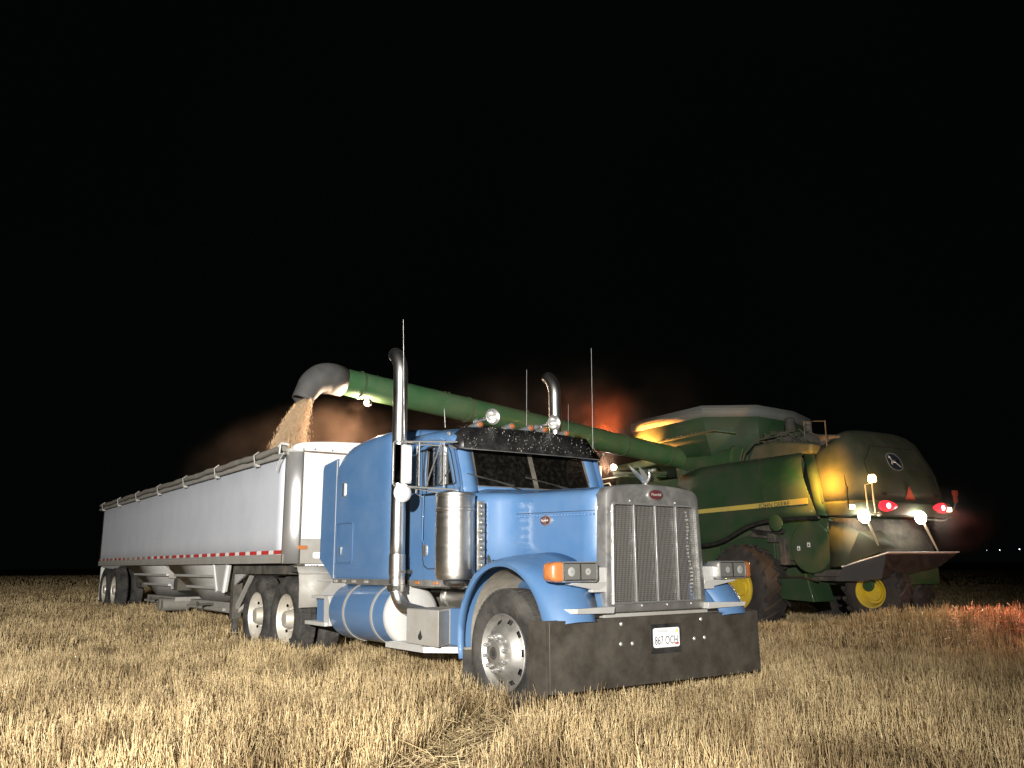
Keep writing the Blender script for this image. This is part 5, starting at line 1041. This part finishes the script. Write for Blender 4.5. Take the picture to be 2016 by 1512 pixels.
    for (ya, za), (yb_, zb_) in (((-0.95, 2.34), (-0.9, 3.0)), ((-0.9, 3.0), (-0.6, 3.3)), ((-0.6, 3.3), (0.6, 3.3)), ((0.6, 3.3), (0.9, 3.0)), ((0.9, 3.0), (0.95, 2.34))):
        for i in range(6):
            a = hp(ya + (yb_ - ya) * i / 6, za + (zb_ - za) * i / 6); b = hp(ya + (yb_ - ya) * (i + 1) / 6, za + (zb_ - za) * (i + 1) / 6); g.bar(a, b, 0.009, 0.009)
    g.obj('service_door_gap', M['black'], hd)
    for sy in (-0.7, 0.75):
        a = hp(sy, 2.42); g = G(); g.box(a[0] - 0.02, a[0] + 0.01, sy - 0.05, sy + 0.05, 2.40, 2.44); g.obj('door_latch', M['black'], hd)
    def vp(y, extra=0.0):
        c = min(1, abs(y) / 1.445) ** (1 / 0.55); return -1.95 - 0.825 * math.sqrt(max(0, 1 - c * c)) ** 0.42 - extra
    for s in (-1, 1):
        g = G(); yc = s * 0.72; ring = []
        for o_, k in ((0.0, 1), (0.03, 1), (0.045, 0.8), (0.05, .1)):
            ring.append([(vp(yc + u * k, o_ + .01), yc + u * k, 2.2 + v * k) for u, v in [(math.cos(t) * 0.21 - 0.03 * s * 0, math.sin(t) * 0.09 * (1 - 0.35 * math.cos(t) * s * -1)) for t in np.linspace(0, 2 * math.pi, 25)[:-1]]])
        g.loft(ring, True, True); tl = g.obj('tail_light', M['tail_red'], K, angle=60)
        g = G(); g.ball((vp(yc, 0.055), yc + s * 0.03, 2.2), 0.05, 14, (.5, 1, 1)); g.obj('bulb', M['lamp_red'], tl)
        g = G(); yy = -1.36 if s < 0 else 1.0; g.prism([(yy - 0.07, 2.14), (yy + 0.07, 2.14), (yy + 0.07, 2.22), (yy - 0.07, 2.22)], 0, vp(yy, 0.02) + 0.02, vp(yy, 0.05)); g.obj('turn_signal', M['lamp_signal'], K, 0.01)
    g = G(); z = 2.44; hx = hp(-0.03, z)[0]
    g.prism([(-0.03 - 0.14, z - 0.12), (-0.03 + 0.14, z - 0.12), (-0.03, z + 0.13)], 0, hx, hx - 0.012); g.obj('slow_vehicle_triangle', M['smv'], K)
    # work lamps on brackets, tail-board struts
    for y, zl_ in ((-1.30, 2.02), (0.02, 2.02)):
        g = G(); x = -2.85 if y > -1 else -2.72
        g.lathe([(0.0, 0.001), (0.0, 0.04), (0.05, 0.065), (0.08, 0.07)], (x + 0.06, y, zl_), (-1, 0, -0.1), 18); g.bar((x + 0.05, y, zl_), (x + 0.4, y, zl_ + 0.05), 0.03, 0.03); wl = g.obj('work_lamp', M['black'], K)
        g = G(); g.ball((x - 0.01, y, zl_ - 0.01), 0.125, 18, (.6, 1, .9)); g.obj('lamp_lens', M['lamp_white'], wl)  # ball oversized so that it takes in the lamp's bloom
    # amber beacon on post, left rear
    g = G(); g.tube([(-2.82, -1.12, 2.06), (-2.82, -1.12, 2.1), (-2.80, -1.12, 2.58)], 0.013, 8); g.tube([(-2.72, -1.32, 2.05), (-2.84, -1.12, 2.05), (-2.84, -1.05, 2.05)], 0.018, 8); g.ball((-2.84, -1.05, 2.05), 0.04, 10); g.tube([(-2.76, -1.22, 2.05), (-2.74, -1.22, 2.55), (-2.80, -1.12, 2.58)], 0.012, 8)
    g.obj('beacon_post', M['rail_cream'], K)
    g = G(); g.lathe([(0, .001), (0, .06), (.02, .07), (.10, .062), (.125, .04), (.13, .001)], (-2.80, -1.1, 2.60), (0, 0, 1), 18); g.obj('beacon', M['lamp_amber'], K)  # enlarged as well, to carry the beacon's glow
    g = G(); g.tube([(-2.62, -1.53, 2.15), (-2.60, -1.53, 2.5), (-2.58, -1.54, 2.72)], [0.01, 0.016, 0.008], 8); g.box(-2.62, -2.58, -1.55, -1.51, 2.42, 2.52); g.obj('rear_antenna', M['black'], K)
    # left and right marker arms
    g = G(); g.tube([(-2.75, 0.2, 1.99), (-2.72, 0.8, 1.98), (-2.65, 1.05, 2.0), (-2.6, 1.4, 2.24), (-2.6, 1.46, 2.33)], 0.014, 8); ar = g.obj('marker_arm', M['rail_gray'], K)
    g = G(); g.box(-2.63, -2.57, 1.41, 1.53, 2.46, 2.56); g.box(-2.625, -2.575, 1.43, 1.51, 2.33, 2.46); g.obj('red_marker', M['smv'], ar, 0.01)
    # residue: side disc housing, chopper, tailboard
    g = G(); pts = [(-1.55 + 0.47 * math.cos(t), 1.52 + 0.47 * math.sin(t)) for t in np.linspace(0, 2 * math.pi, 33)[:-1]]
    g.prism(pts, 1, -1.345, -1.15); g.prism([(-0.9, 1.3), (-0.7, 1.95), (-1.4, 2.03), (-2.0, 2.03), (-1.7, 1.2)], 1, -1.30, -1.15); dh = g.obj('rotor_housing', M['green_dusty'], K, 0.02)
    g = G()
    for x, z in ((-1.28, 1.50), (-1.52, 1.56)): g.box(x - 0.035, x + 0.035, -1.35, -1.346, z - 0.04, z + 0.04)
    sk = g.obj('warning_labels', M['white_reflect'], dh); g = G()
    for x, z in ((-1.28, 1.50), (-1.52, 1.56)): g.prism([(x - 0.022, z - 0.022), (x + 0.022, z - 0.022), (x, z + 0.022)], 1, -1.3505, -1.3535)
    g.obj('label_symbols', M['ink'], sk)
    g = G(); g.loft([[(-1.9, -1.2, 2.02), (-2.35, -1.15, 2.0), (-2.35, 0.95, 2.0), (-1.9, 1.0, 2.02)], [(-1.95, -1.25, 1.5), (-2.4, -1.15, 1.6), (-2.4, 0.9, 1.6), (-1.95, 0.95, 1.5)], [(-2.0, -1.28, 1.15), (-2.5, -1.2, 1.2), (-2.5, 0.9, 1.2), (-2.0, 0.9, 1.15)]], True, False)
    g.obj('chopper_housing', M['frame'], K, angle=20, solid=0.02)
    g = G(); pa = [(-2.02, -1.36, 1.98), (-2.30, -1.32, 1.90), (-2.55, -1.24, 1.76), (-2.85, -0.95, 1.46), (-2.36, -1.44, 1.19), (-2.02, -1.40, 1.16)]
    g.add(pa, [(0, 1, 5), (1, 2, 4, 5), (2, 3, 4)]); g.add([(-2.85, -0.95, 1.46), (-2.55, -1.24, 1.76), (-2.4, -0.5, 1.8), (-2.7, -0.4, 1.5)], [(0, 1, 2, 3)]); g.obj('deflector', M['hood_gray'], K, solid=0.012, angle=20)
    g = G(); g.hexa([(-2.30, -1.45, 1.16), (-2.9, -1.0, 1.395), (-2.85, 0.95, 1.40), (-2.3, 1.05, 1.2)], [(-2.30, -1.45, 1.172), (-2.9, -1.0, 1.41), (-2.85, 0.95, 1.415), (-2.3, 1.05, 1.212)]); tb = g.obj('tailboard', M['alu'], K)
    g = G(); g.hexa([(-2.1, -1.36, 0.92), (-2.8, -1.1, 0.96), (-2.8, 0.5, 1.16), (-2.2, 0.7, 1.08)], [(-2.28, -1.42, 1.155), (-2.85, -0.98, 1.385), (-2.8, 1.05, 1.39), (-2.28, 1.15, 1.19)]); g.obj('spreader_pan', M['black'], K)
    g = G(); g.tube([(-2.92, -1.02, 1.405), (-2.88, 0.98, 1.412)], 0.01, 8); g.tube([(-2.3, -1.46, 1.17), (-2.92, -1.02, 1.405)], 0.009, 8); g.obj('board_edge', M['white_reflect'], tb)
    for a, b in (((-2.76, -1.28, 1.98), (-2.75, -0.98, 1.42)), ((-2.86, 0.05, 1.98), (-2.83, 0.45, 1.43))):
        g = G(); g.tube([a, ((a[0] + b[0]) / 2, (a[1] + b[1]) / 2, (a[2] + b[2]) / 2), b], [0.02, 0.02, 0.012], 8); g.obj('gas_strut', M['rail_cream'], K)
    g = G(); g.box(-2.5, -0.9, -1.2, -1.0, 0.92, 1.0); g.box(-2.3, -1.5, -1.25, -1.1, 1.0, 1.12); g.obj('frame_beam', M['frame'], K, 0.01)
    # lower side machinery between the wheels
    g = G(); g.prism([(-1.55, 0.55), (-0.65, 0.58), (-0.6, 0.98), (-1.4, 1.05)], 1, -1.35, -0.8); g.prism([(-0.6, 1.2), (0.9, 1.2), (0.9, 1.6), (0.2, 1.75), (-0.6, 1.95)], 1, -1.25, -1.1); g.obj('lower_shield', M['green'], K, 0.02)
    g = G(); random.seed(4)
    g.tube([(-0.6, -1.36, 1.02), (-0.8, -1.38, 0.98), (-1.3, -1.38, 0.99), (-1.7, -1.36, 0.92)], 0.022, 8)
    for k in range(9): g.tube([(-0.1 - k * 0.06, -1.33, 1.9 - .01 * k), (-0.3 - k * 0.06, -1.38, 1.8 + 0.03 * random.random()), (-0.55 - 0.05 * k, -1.36, 1.76 + 0.04 * random.random()), (-0.75 - .03 * k, -1.33, 1.85)], 0.014, 6)
    g.obj('hoses', M['hose'], K)
    g = G(); g.prism([(0.0, 1.74), (-0.2, 1.95), (-0.85, 1.97), (-0.95, 1.75), (-0.5, 1.7)], 1, -1.3, -1.2); g.box(-0.75, -0.55, -1.38, -1.22, 1.62, 1.82); g.box(-1.0, -0.85, -1.4, -1.2, 1.2, 1.7); g.obj('gearbox_covers', M['frame'], K, 0.02)
    g = G(); g.lathe([(0, .16), (.03, .16), (.05, .1), (.05, .001)], (-0.95, -1.52, 1.98), (0, -1, 0), 20); g.obj('shield_latch', M['green_dusty'], K)
    # cab, ladder platform, handrails
    g = G(); g.prism([(3.3, 1.7), (4.9, 1.7), (5.1, 2.4), (4.95, 3.5), (3.3, 3.5)], 1, -0.85, 0.85); cb = g.obj('cab', M['green'], K, 0.05)
    g = G(); g.prism([(3.45, 2.3), (4.85, 2.1), (4.9, 2.5), (4.8, 3.4), (3.45, 3.4)], 1, -0.86, 0.86); g.obj('cab_glass', M['glass'], cb)
    g = G(); g.prism([(3.15, 3.5), (5.15, 3.5), (5.1, 3.66), (3.25, 3.7)], 1, -0.95, 0.95); g.obj('cab_roof', M['green_dusty'], cb, 0.04)
    g = G(); g.box(3.3, 5.2, -1.6, -0.9, 2.0, 2.06); g.obj('platform', M['frame'], K)
    g = G()
    g.tube([(5.3, -1.45, 2.05), (5.3, -1.45, 3.52)], 0.022, 8); g.tube([(4.62, -1.55, 2.05), (4.62, -1.55, 3.6)], 0.024, 8)
    g.tube([(5.3, -1.5, 3.28), (3.6, -1.5, 3.28)], 0.016, 8); g.tube([(4.62, -1.5, 3.15), (4.35, -1.5, 3.16), (4.2, -1.5, 3.02)], 0.016, 8); g.tube([(6.1, -1.5, 3.05), (5.3, -1.5, 3.05)], 0.016, 8)
    g.obj('handrails', M['rail_cream'], K)
    g = G(); g.lathe([(0, .03), (.06, .07), (.09, .07)], (4.3, -1.35, 3.55), (-0.6, -0.75, -.1), 16); wl = g.obj('work_lamp', M['black'], K)
    g = G(); g.ball((4.25, -1.42, 3.54), 0.075, 14); g.obj('lamp_lens', M['lamp_white'], wl)
    g = G(); g.lathe([(0, .001), (0, .06), (.02, .065), (.11, .055), (.125, .03), (.127, .001)], (3.55, -1.0, 3.70), (0, 0, 1), 18); g.obj('beacon', M['lamp_amber'], K)
    return p0, p1, d, tip, tipdir, lampp, dd
p0, p1, adir, tip, tipdir, lampp, dd = build_combine()
CW = lambda p: to_world(CF, CO, p)

# ================================================================== FALLING GRAIN
def build_grain():
    """tiny kernels streaming from the spout into the trailer; dense core sheets plus loose spray"""
    n = 240000; t0 = CW(tuple(tip)); tw = Vector(to_world(CF, (0, 0, 0), tuple(tipdir)))
    side = Vector((-tw.y, tw.x, 0)).normalized(); f = Vector((tw.x, tw.y, 0)).normalized()
    tt = rng.random(n) ** 0.85 * 0.62     # fall time
    u = rng.normal(0, 0.10, n); grp = rng.random(n)
    v0 = np.where(grp < 0.55, rng.uniform(0.45, 1.15, n), 0.34 + rng.normal(0, 0.05, n))
    u = np.where(grp < 0.55, np.clip(u * .8, -.15, .15), np.clip(u * 0.4 + .05, -.15, .15)); u = np.where(rng.random(n) < 0.1, u * 2.0, u)
    fx = v0 * tt * 1.0; dz = -1.1 * tt - 0.5 * 9.8 * tt * tt * 0.72
    spread = (1 + tt * 1.2)
    X = t0[0] + f.x * fx + side.x * u * spread + rng.normal(0, .014, n) * (1 + 4 * tt); Y = t0[1] + f.y * fx + side.y * u * spread + rng.normal(0, .014, n) * (1 + 4 * tt)
    Z = t0[2] - 0.02 + dz + rng.normal(0, .02, n); k = Z > 2.3; X, Y, Z, tt = X[k], Y[k], Z[k], tt[k]; n = len(X)
    # octahedral kernels, stretched along the fall
    s = 0.0026 * rng.uniform(.7, 1.3, n); l = 0.024 * rng.uniform(.6, 1.6, n)
    o = np.array([[1, 0, 0], [-.5, .87, 0], [-.5, -.87, 0], [0, 0, 1], [0, 0, -1]], float)
    V = np.stack([X, Y, Z], -1)[:, None, :] + o[None] * np.stack([s, s, l], -1)[:, None, :]
    fc = np.array([[0, 1, 3], [1, 2, 3], [2, 0, 3], [1, 0, 4], [2, 1, 4], [0, 2, 4]])
    F = (np.arange(n) * 5)[:, None, None] + fc[None]; F = F.reshape(-1, 3)
    me = bpy.data.meshes.new('falling_grain'); me.vertices.add(n * 5); me.vertices.foreach_set('co', V.reshape(-1))
    me.loops.add(F.size); me.loops.foreach_set('vertex_index', F.ravel().astype(np.int32))
    me.polygons.add(len(F)); me.polygons.foreach_set('loop_start', np.arange(0, F.size, 3, dtype=np.int32)); me.update(calc_edges=True)
    m = pbr('grain_kernels', (0.8, 0.6, 0.38), 0.5, dirt=(0.66, 0.46, 0.27), dirt_amt=0.6, dirt_scale=8)
    me.materials.append(m); ob = bpy.data.objects.new('falling_grain', me); COL.objects.link(ob)
    tag(ob, 'stream of golden grain pouring from the auger spout into the trailer', 'grain', kind='stuff')
build_grain()

# ================================================================== DUST
def dust(name, label, c, sc, rotz, dens, col, nscale=2.2, aniso=0.3, lo=0.42, emis=None, es=0.0):
    g = G(); g.ball((0, 0, 0), 1.0, 20); o = g.obj(name, None, None, flip=False, angle=179); o.data.materials.clear()
    o.location = c; o.scale = sc; o.rotation_euler = (0, 0, rotz)
    m, nt, out = newmat(name + '_mat'); N, L = nt.nodes, nt.links
    v = N.new('ShaderNodeVolumePrincipled'); v.inputs['Color'].default_value = (*col, 1); v.inputs['Anisotropy'].default_value = aniso
    tc = N.new('ShaderNodeTexCoord'); ln = N.new('ShaderNodeVectorMath'); ln.operation = 'LENGTH'; L.new(tc.outputs['Object'], ln.inputs[0])
    r = N.new('ShaderNodeMapRange'); r.interpolation_type = 'SMOOTHSTEP'; r.inputs[1].default_value = 1.0; r.inputs[2].default_value = 0.15; r.inputs[3].default_value = 0; r.inputs[4].default_value = 1; L.new(ln.outputs['Value'], r.inputs[0])
    geo = N.new('ShaderNodeNewGeometry'); nz = N.new('ShaderNodeTexNoise'); nz.inputs['Scale'].default_value = nscale; nz.inputs['Detail'].default_value = 5; L.new(geo.outputs['Position'], nz.inputs[0])
    r2 = N.new('ShaderNodeMapRange'); r2.inputs[1].default_value = lo; r2.inputs[2].default_value = 0.72; r2.inputs[3].default_value = 0.03; r2.inputs[4].default_value = 1.0; L.new(nz.outputs[0], r2.inputs[0])
    mu = N.new('ShaderNodeMath'); mu.operation = 'MULTIPLY'; L.new(r.outputs[0], mu.inputs[0]); L.new(r2.outputs[0], mu.inputs[1])
    m2 = N.new('ShaderNodeMath'); m2.operation = 'MULTIPLY'; L.new(mu.outputs[0], m2.inputs[0]); m2.inputs[1].default_value = dens; L.new(m2.outputs[0], v.inputs['Density'])
    L.new(v.outputs[0], out.inputs['Volume']); o.data.materials.append(m); tag(o, label, 'dust', kind='stuff'); return o
tr_rot = math.atan2(LF[1], LF[0])
c = to_world(LF, LO, (-8.0, 0, 2.95)); dust('dust_cloud', 'brown dust drifting over the front of the trailer under the auger', c, (4.9, 1.7, 1.0), tr_rot, 0.5, (0.55, 0.36, 0.25))
c = to_world(LF, LO, (-3.4, -1.7, 3.05)); dust('grain_dust', 'faint brown dust under the auger behind the truck cab', c, (3.8, 2.0, 1.0), tr_rot, 0.17, (0.55, 0.36, 0.25))
c = CW((-3.1, -0.3, 2.1)); dust('lamp_bloom_volume', 'added thin volume that gives the combine rear lamps their bloom', c, (1.1, 2.0, 1.0), math.atan2(CF[1], CF[0]), 0.016, (0.8, 0.75, 0.7))  # volume added to imitate bloom around the lamps
c = CW((4.3, -2.0, 4.25)); dust('lit_dust', 'orange lit dust rising beside the combine grain tank', c, (1.8, 1.8, 1.5), 0.3, 0.7, (0.7, 0.42, 0.3), nscale=1.5)

# ================================================================== DISTANT LIGHTS
for k, (px, z, r) in enumerate(((0.580, 6.6, 0.30), (0.5575, 6.3, 0.24), (0.5425, 6.2, 0.13))):
    Y = 420.0; X = Y * px; gz = float(height(X, Y))
    d = thing('yard_lamp', ('bright farmyard lamp far off across the dark field, the largest of three', 'middle of three small farmyard lamps far off on the horizon', 'faintest of the three farmyard lamps far off, next to the combine')[k], 'lamp', (X, Y, gz), group='farmyard lamps on the horizon')
    g = G(); g.tube([(0, 0, 0), (0, 0, z - gz)], 0.1, 8); g.tube([(0, 0, z - gz), (0, -0.8, z - gz + 0.2)], 0.05, 8); g.obj('pole', M['pole'], d)
    g = G(); g.ball((0, -0.9, z - gz + 0.1), r, 12); g.obj('lamp_head', M['distant'], d)

# ================================================================== LIGHTS
def light(kind, name, loc, energy, col, parent=None, **kw):
    l = bpy.data.lights.new(name, kind); l.energy = energy; l.color = col
    for k, v in kw.items(): setattr(l, k, v)
    o = bpy.data.objects.new(name, l); COL.objects.link(o); o.location = loc; return o
def aim(o, target):
    o.rotation_euler = (Vector(target) - o.location).to_track_quat('-Z', 'Y').to_euler()
# headlamp of a vehicle parked behind the photographer
h1 = light('SPOT', 'vehicle_headlight', (-2.0, -7.5, 3.3), 28500, (1.0, 0.965, 0.91), spot_size=D2R(82), spot_blend=1.0, shadow_soft_size=0.14); aim(h1, (-6.4, 15, 3.2))
h2 = light('SPOT', 'phone_flash', (0.06, 0.0, 1.32), 420, (1.0, 0.97, 0.9), spot_size=D2R(110), spot_blend=1.0, shadow_soft_size=0.02); aim(h2, (0.5, 9, 1.6))
# lit lamps on the combine
L1 = light('SPOT', 'auger_lamp_light', CW(tuple(lampp + adir * 0.12)), 420, (1.0, 0.72, 0.5), spot_size=D2R(150), spot_blend=0.6, shadow_soft_size=0.05); aim(L1, CW(tuple(Vector(tip) + Vector((0, 0, -0.25)))))
light('POINT', 'auger_lamp_spill', CW(tuple(lampp - Vector((0, 0, 0.1)))), 48, (1.0, 0.68, 0.46), shadow_soft_size=0.05)
aim(light('SPOT', 'cab_beacon_light', CW((3.2, -1.62, 3.72)), 1700, (1.0, 0.36, 0.06), spot_size=D2R(100), spot_blend=0.5, shadow_soft_size=0.06), CW((2.5, -1.2, 4.15)))
aim(light('SPOT', 'dust_glow_fill', CW((3.7, -1.9, 4.0)), 330, (1.0, 0.22, 0.05), spot_size=D2R(120), spot_blend=0.8, shadow_soft_size=0.06), CW((4.2, -2.2, 7)))  # extra light added only to make the dust glow, no separate lamp
light('POINT', 'rear_beacon_light', CW((-2.2, -1.70, 2.66)), 105, (1.0, 0.45, 0.05), shadow_soft_size=0.06)
for y in (-1.30, 0.02):
    w = light('SPOT', 'work_lamp_light', CW((-3.12, y, 1.98)), 200, (1.0, 0.85, 0.7), spot_size=D2R(160), spot_blend=0.6, shadow_soft_size=0.06); aim(w, CW((-8, y + 1.0, 0.0)))
for s in (-1, 1): aim(light('SPOT', 'tail_lamp_light', CW((-2.95, s * 0.75, 2.2)), 560, (1.0, 0.07, 0.07), spot_size=D2R(70), spot_blend=0.8, shadow_soft_size=0.05), (8.0, 13.3, 0.4))
light('POINT', 'side_work_lamp_light', CW((4.15, -1.75, 3.5)), 25, (1.0, 0.85, 0.7), shadow_soft_size=0.06)

# ================================================================== WORLD, CAMERA
w = bpy.data.worlds.new('World'); scene.world = w; w.use_nodes = True; nt = w.node_tree
bg = nt.nodes.get('Background') or nt.nodes.new('ShaderNodeBackground')
tc = nt.nodes.new('ShaderNodeTexCoord'); nz = nt.nodes.new('ShaderNodeTexNoise'); nz.inputs['Scale'].default_value = 3; nt.links.new(tc.outputs['Generated'], nz.inputs[0])
cr = nt.nodes.new('ShaderNodeValToRGB'); cr.color_ramp.elements[0].color = (0.0006, 0.0010, 0.0008, 1); cr.color_ramp.elements[1].color = (0.0012, 0.0017, 0.0014, 1)
nt.links.new(nz.outputs[0], cr.inputs[0]); nt.links.new(cr.outputs[0], bg.inputs[0]); bg.inputs[1].default_value = 0.8

cam = bpy.data.cameras.new('camera'); cam.lens = 36 * 1690 / 2016.0; cam.sensor_width = 36; cam.clip_end = 3000; cam.clip_start = 0.05
co = bpy.data.objects.new('camera', cam); COL.objects.link(co); scene.camera = co
P = math.atan(355 / 1690.0); R = D2R(0.4)
fw = Vector((0, math.cos(P), math.sin(P))); u0 = Vector((0, -math.sin(P), math.cos(P))); r0 = Vector((1, 0, 0))
rt = r0 * math.cos(R) - u0 * math.sin(R); up = u0 * math.cos(R) + r0 * math.sin(R)
mt = Matrix((rt, up, -fw)).transposed().to_4x4(); mt.translation = (0, 0, 1.25); co.matrix_world = mt

scene.view_settings.view_transform = 'Standard'; scene.view_settings.look = 'None'; scene.view_settings.exposure = 0
scene.render.engine = 'CYCLES'
cy = scene.cycles; cy.use_denoising = True; cy.max_bounces = 6; cy.transparent_max_bounces = 12; cy.volume_bounces = 0; cy.volume_step_rate = 2.0; cy.volume_max_steps = 96
cy.sample_clamp_indirect = 4.0; cy.caustics_reflective = False; cy.caustics_refractive = False
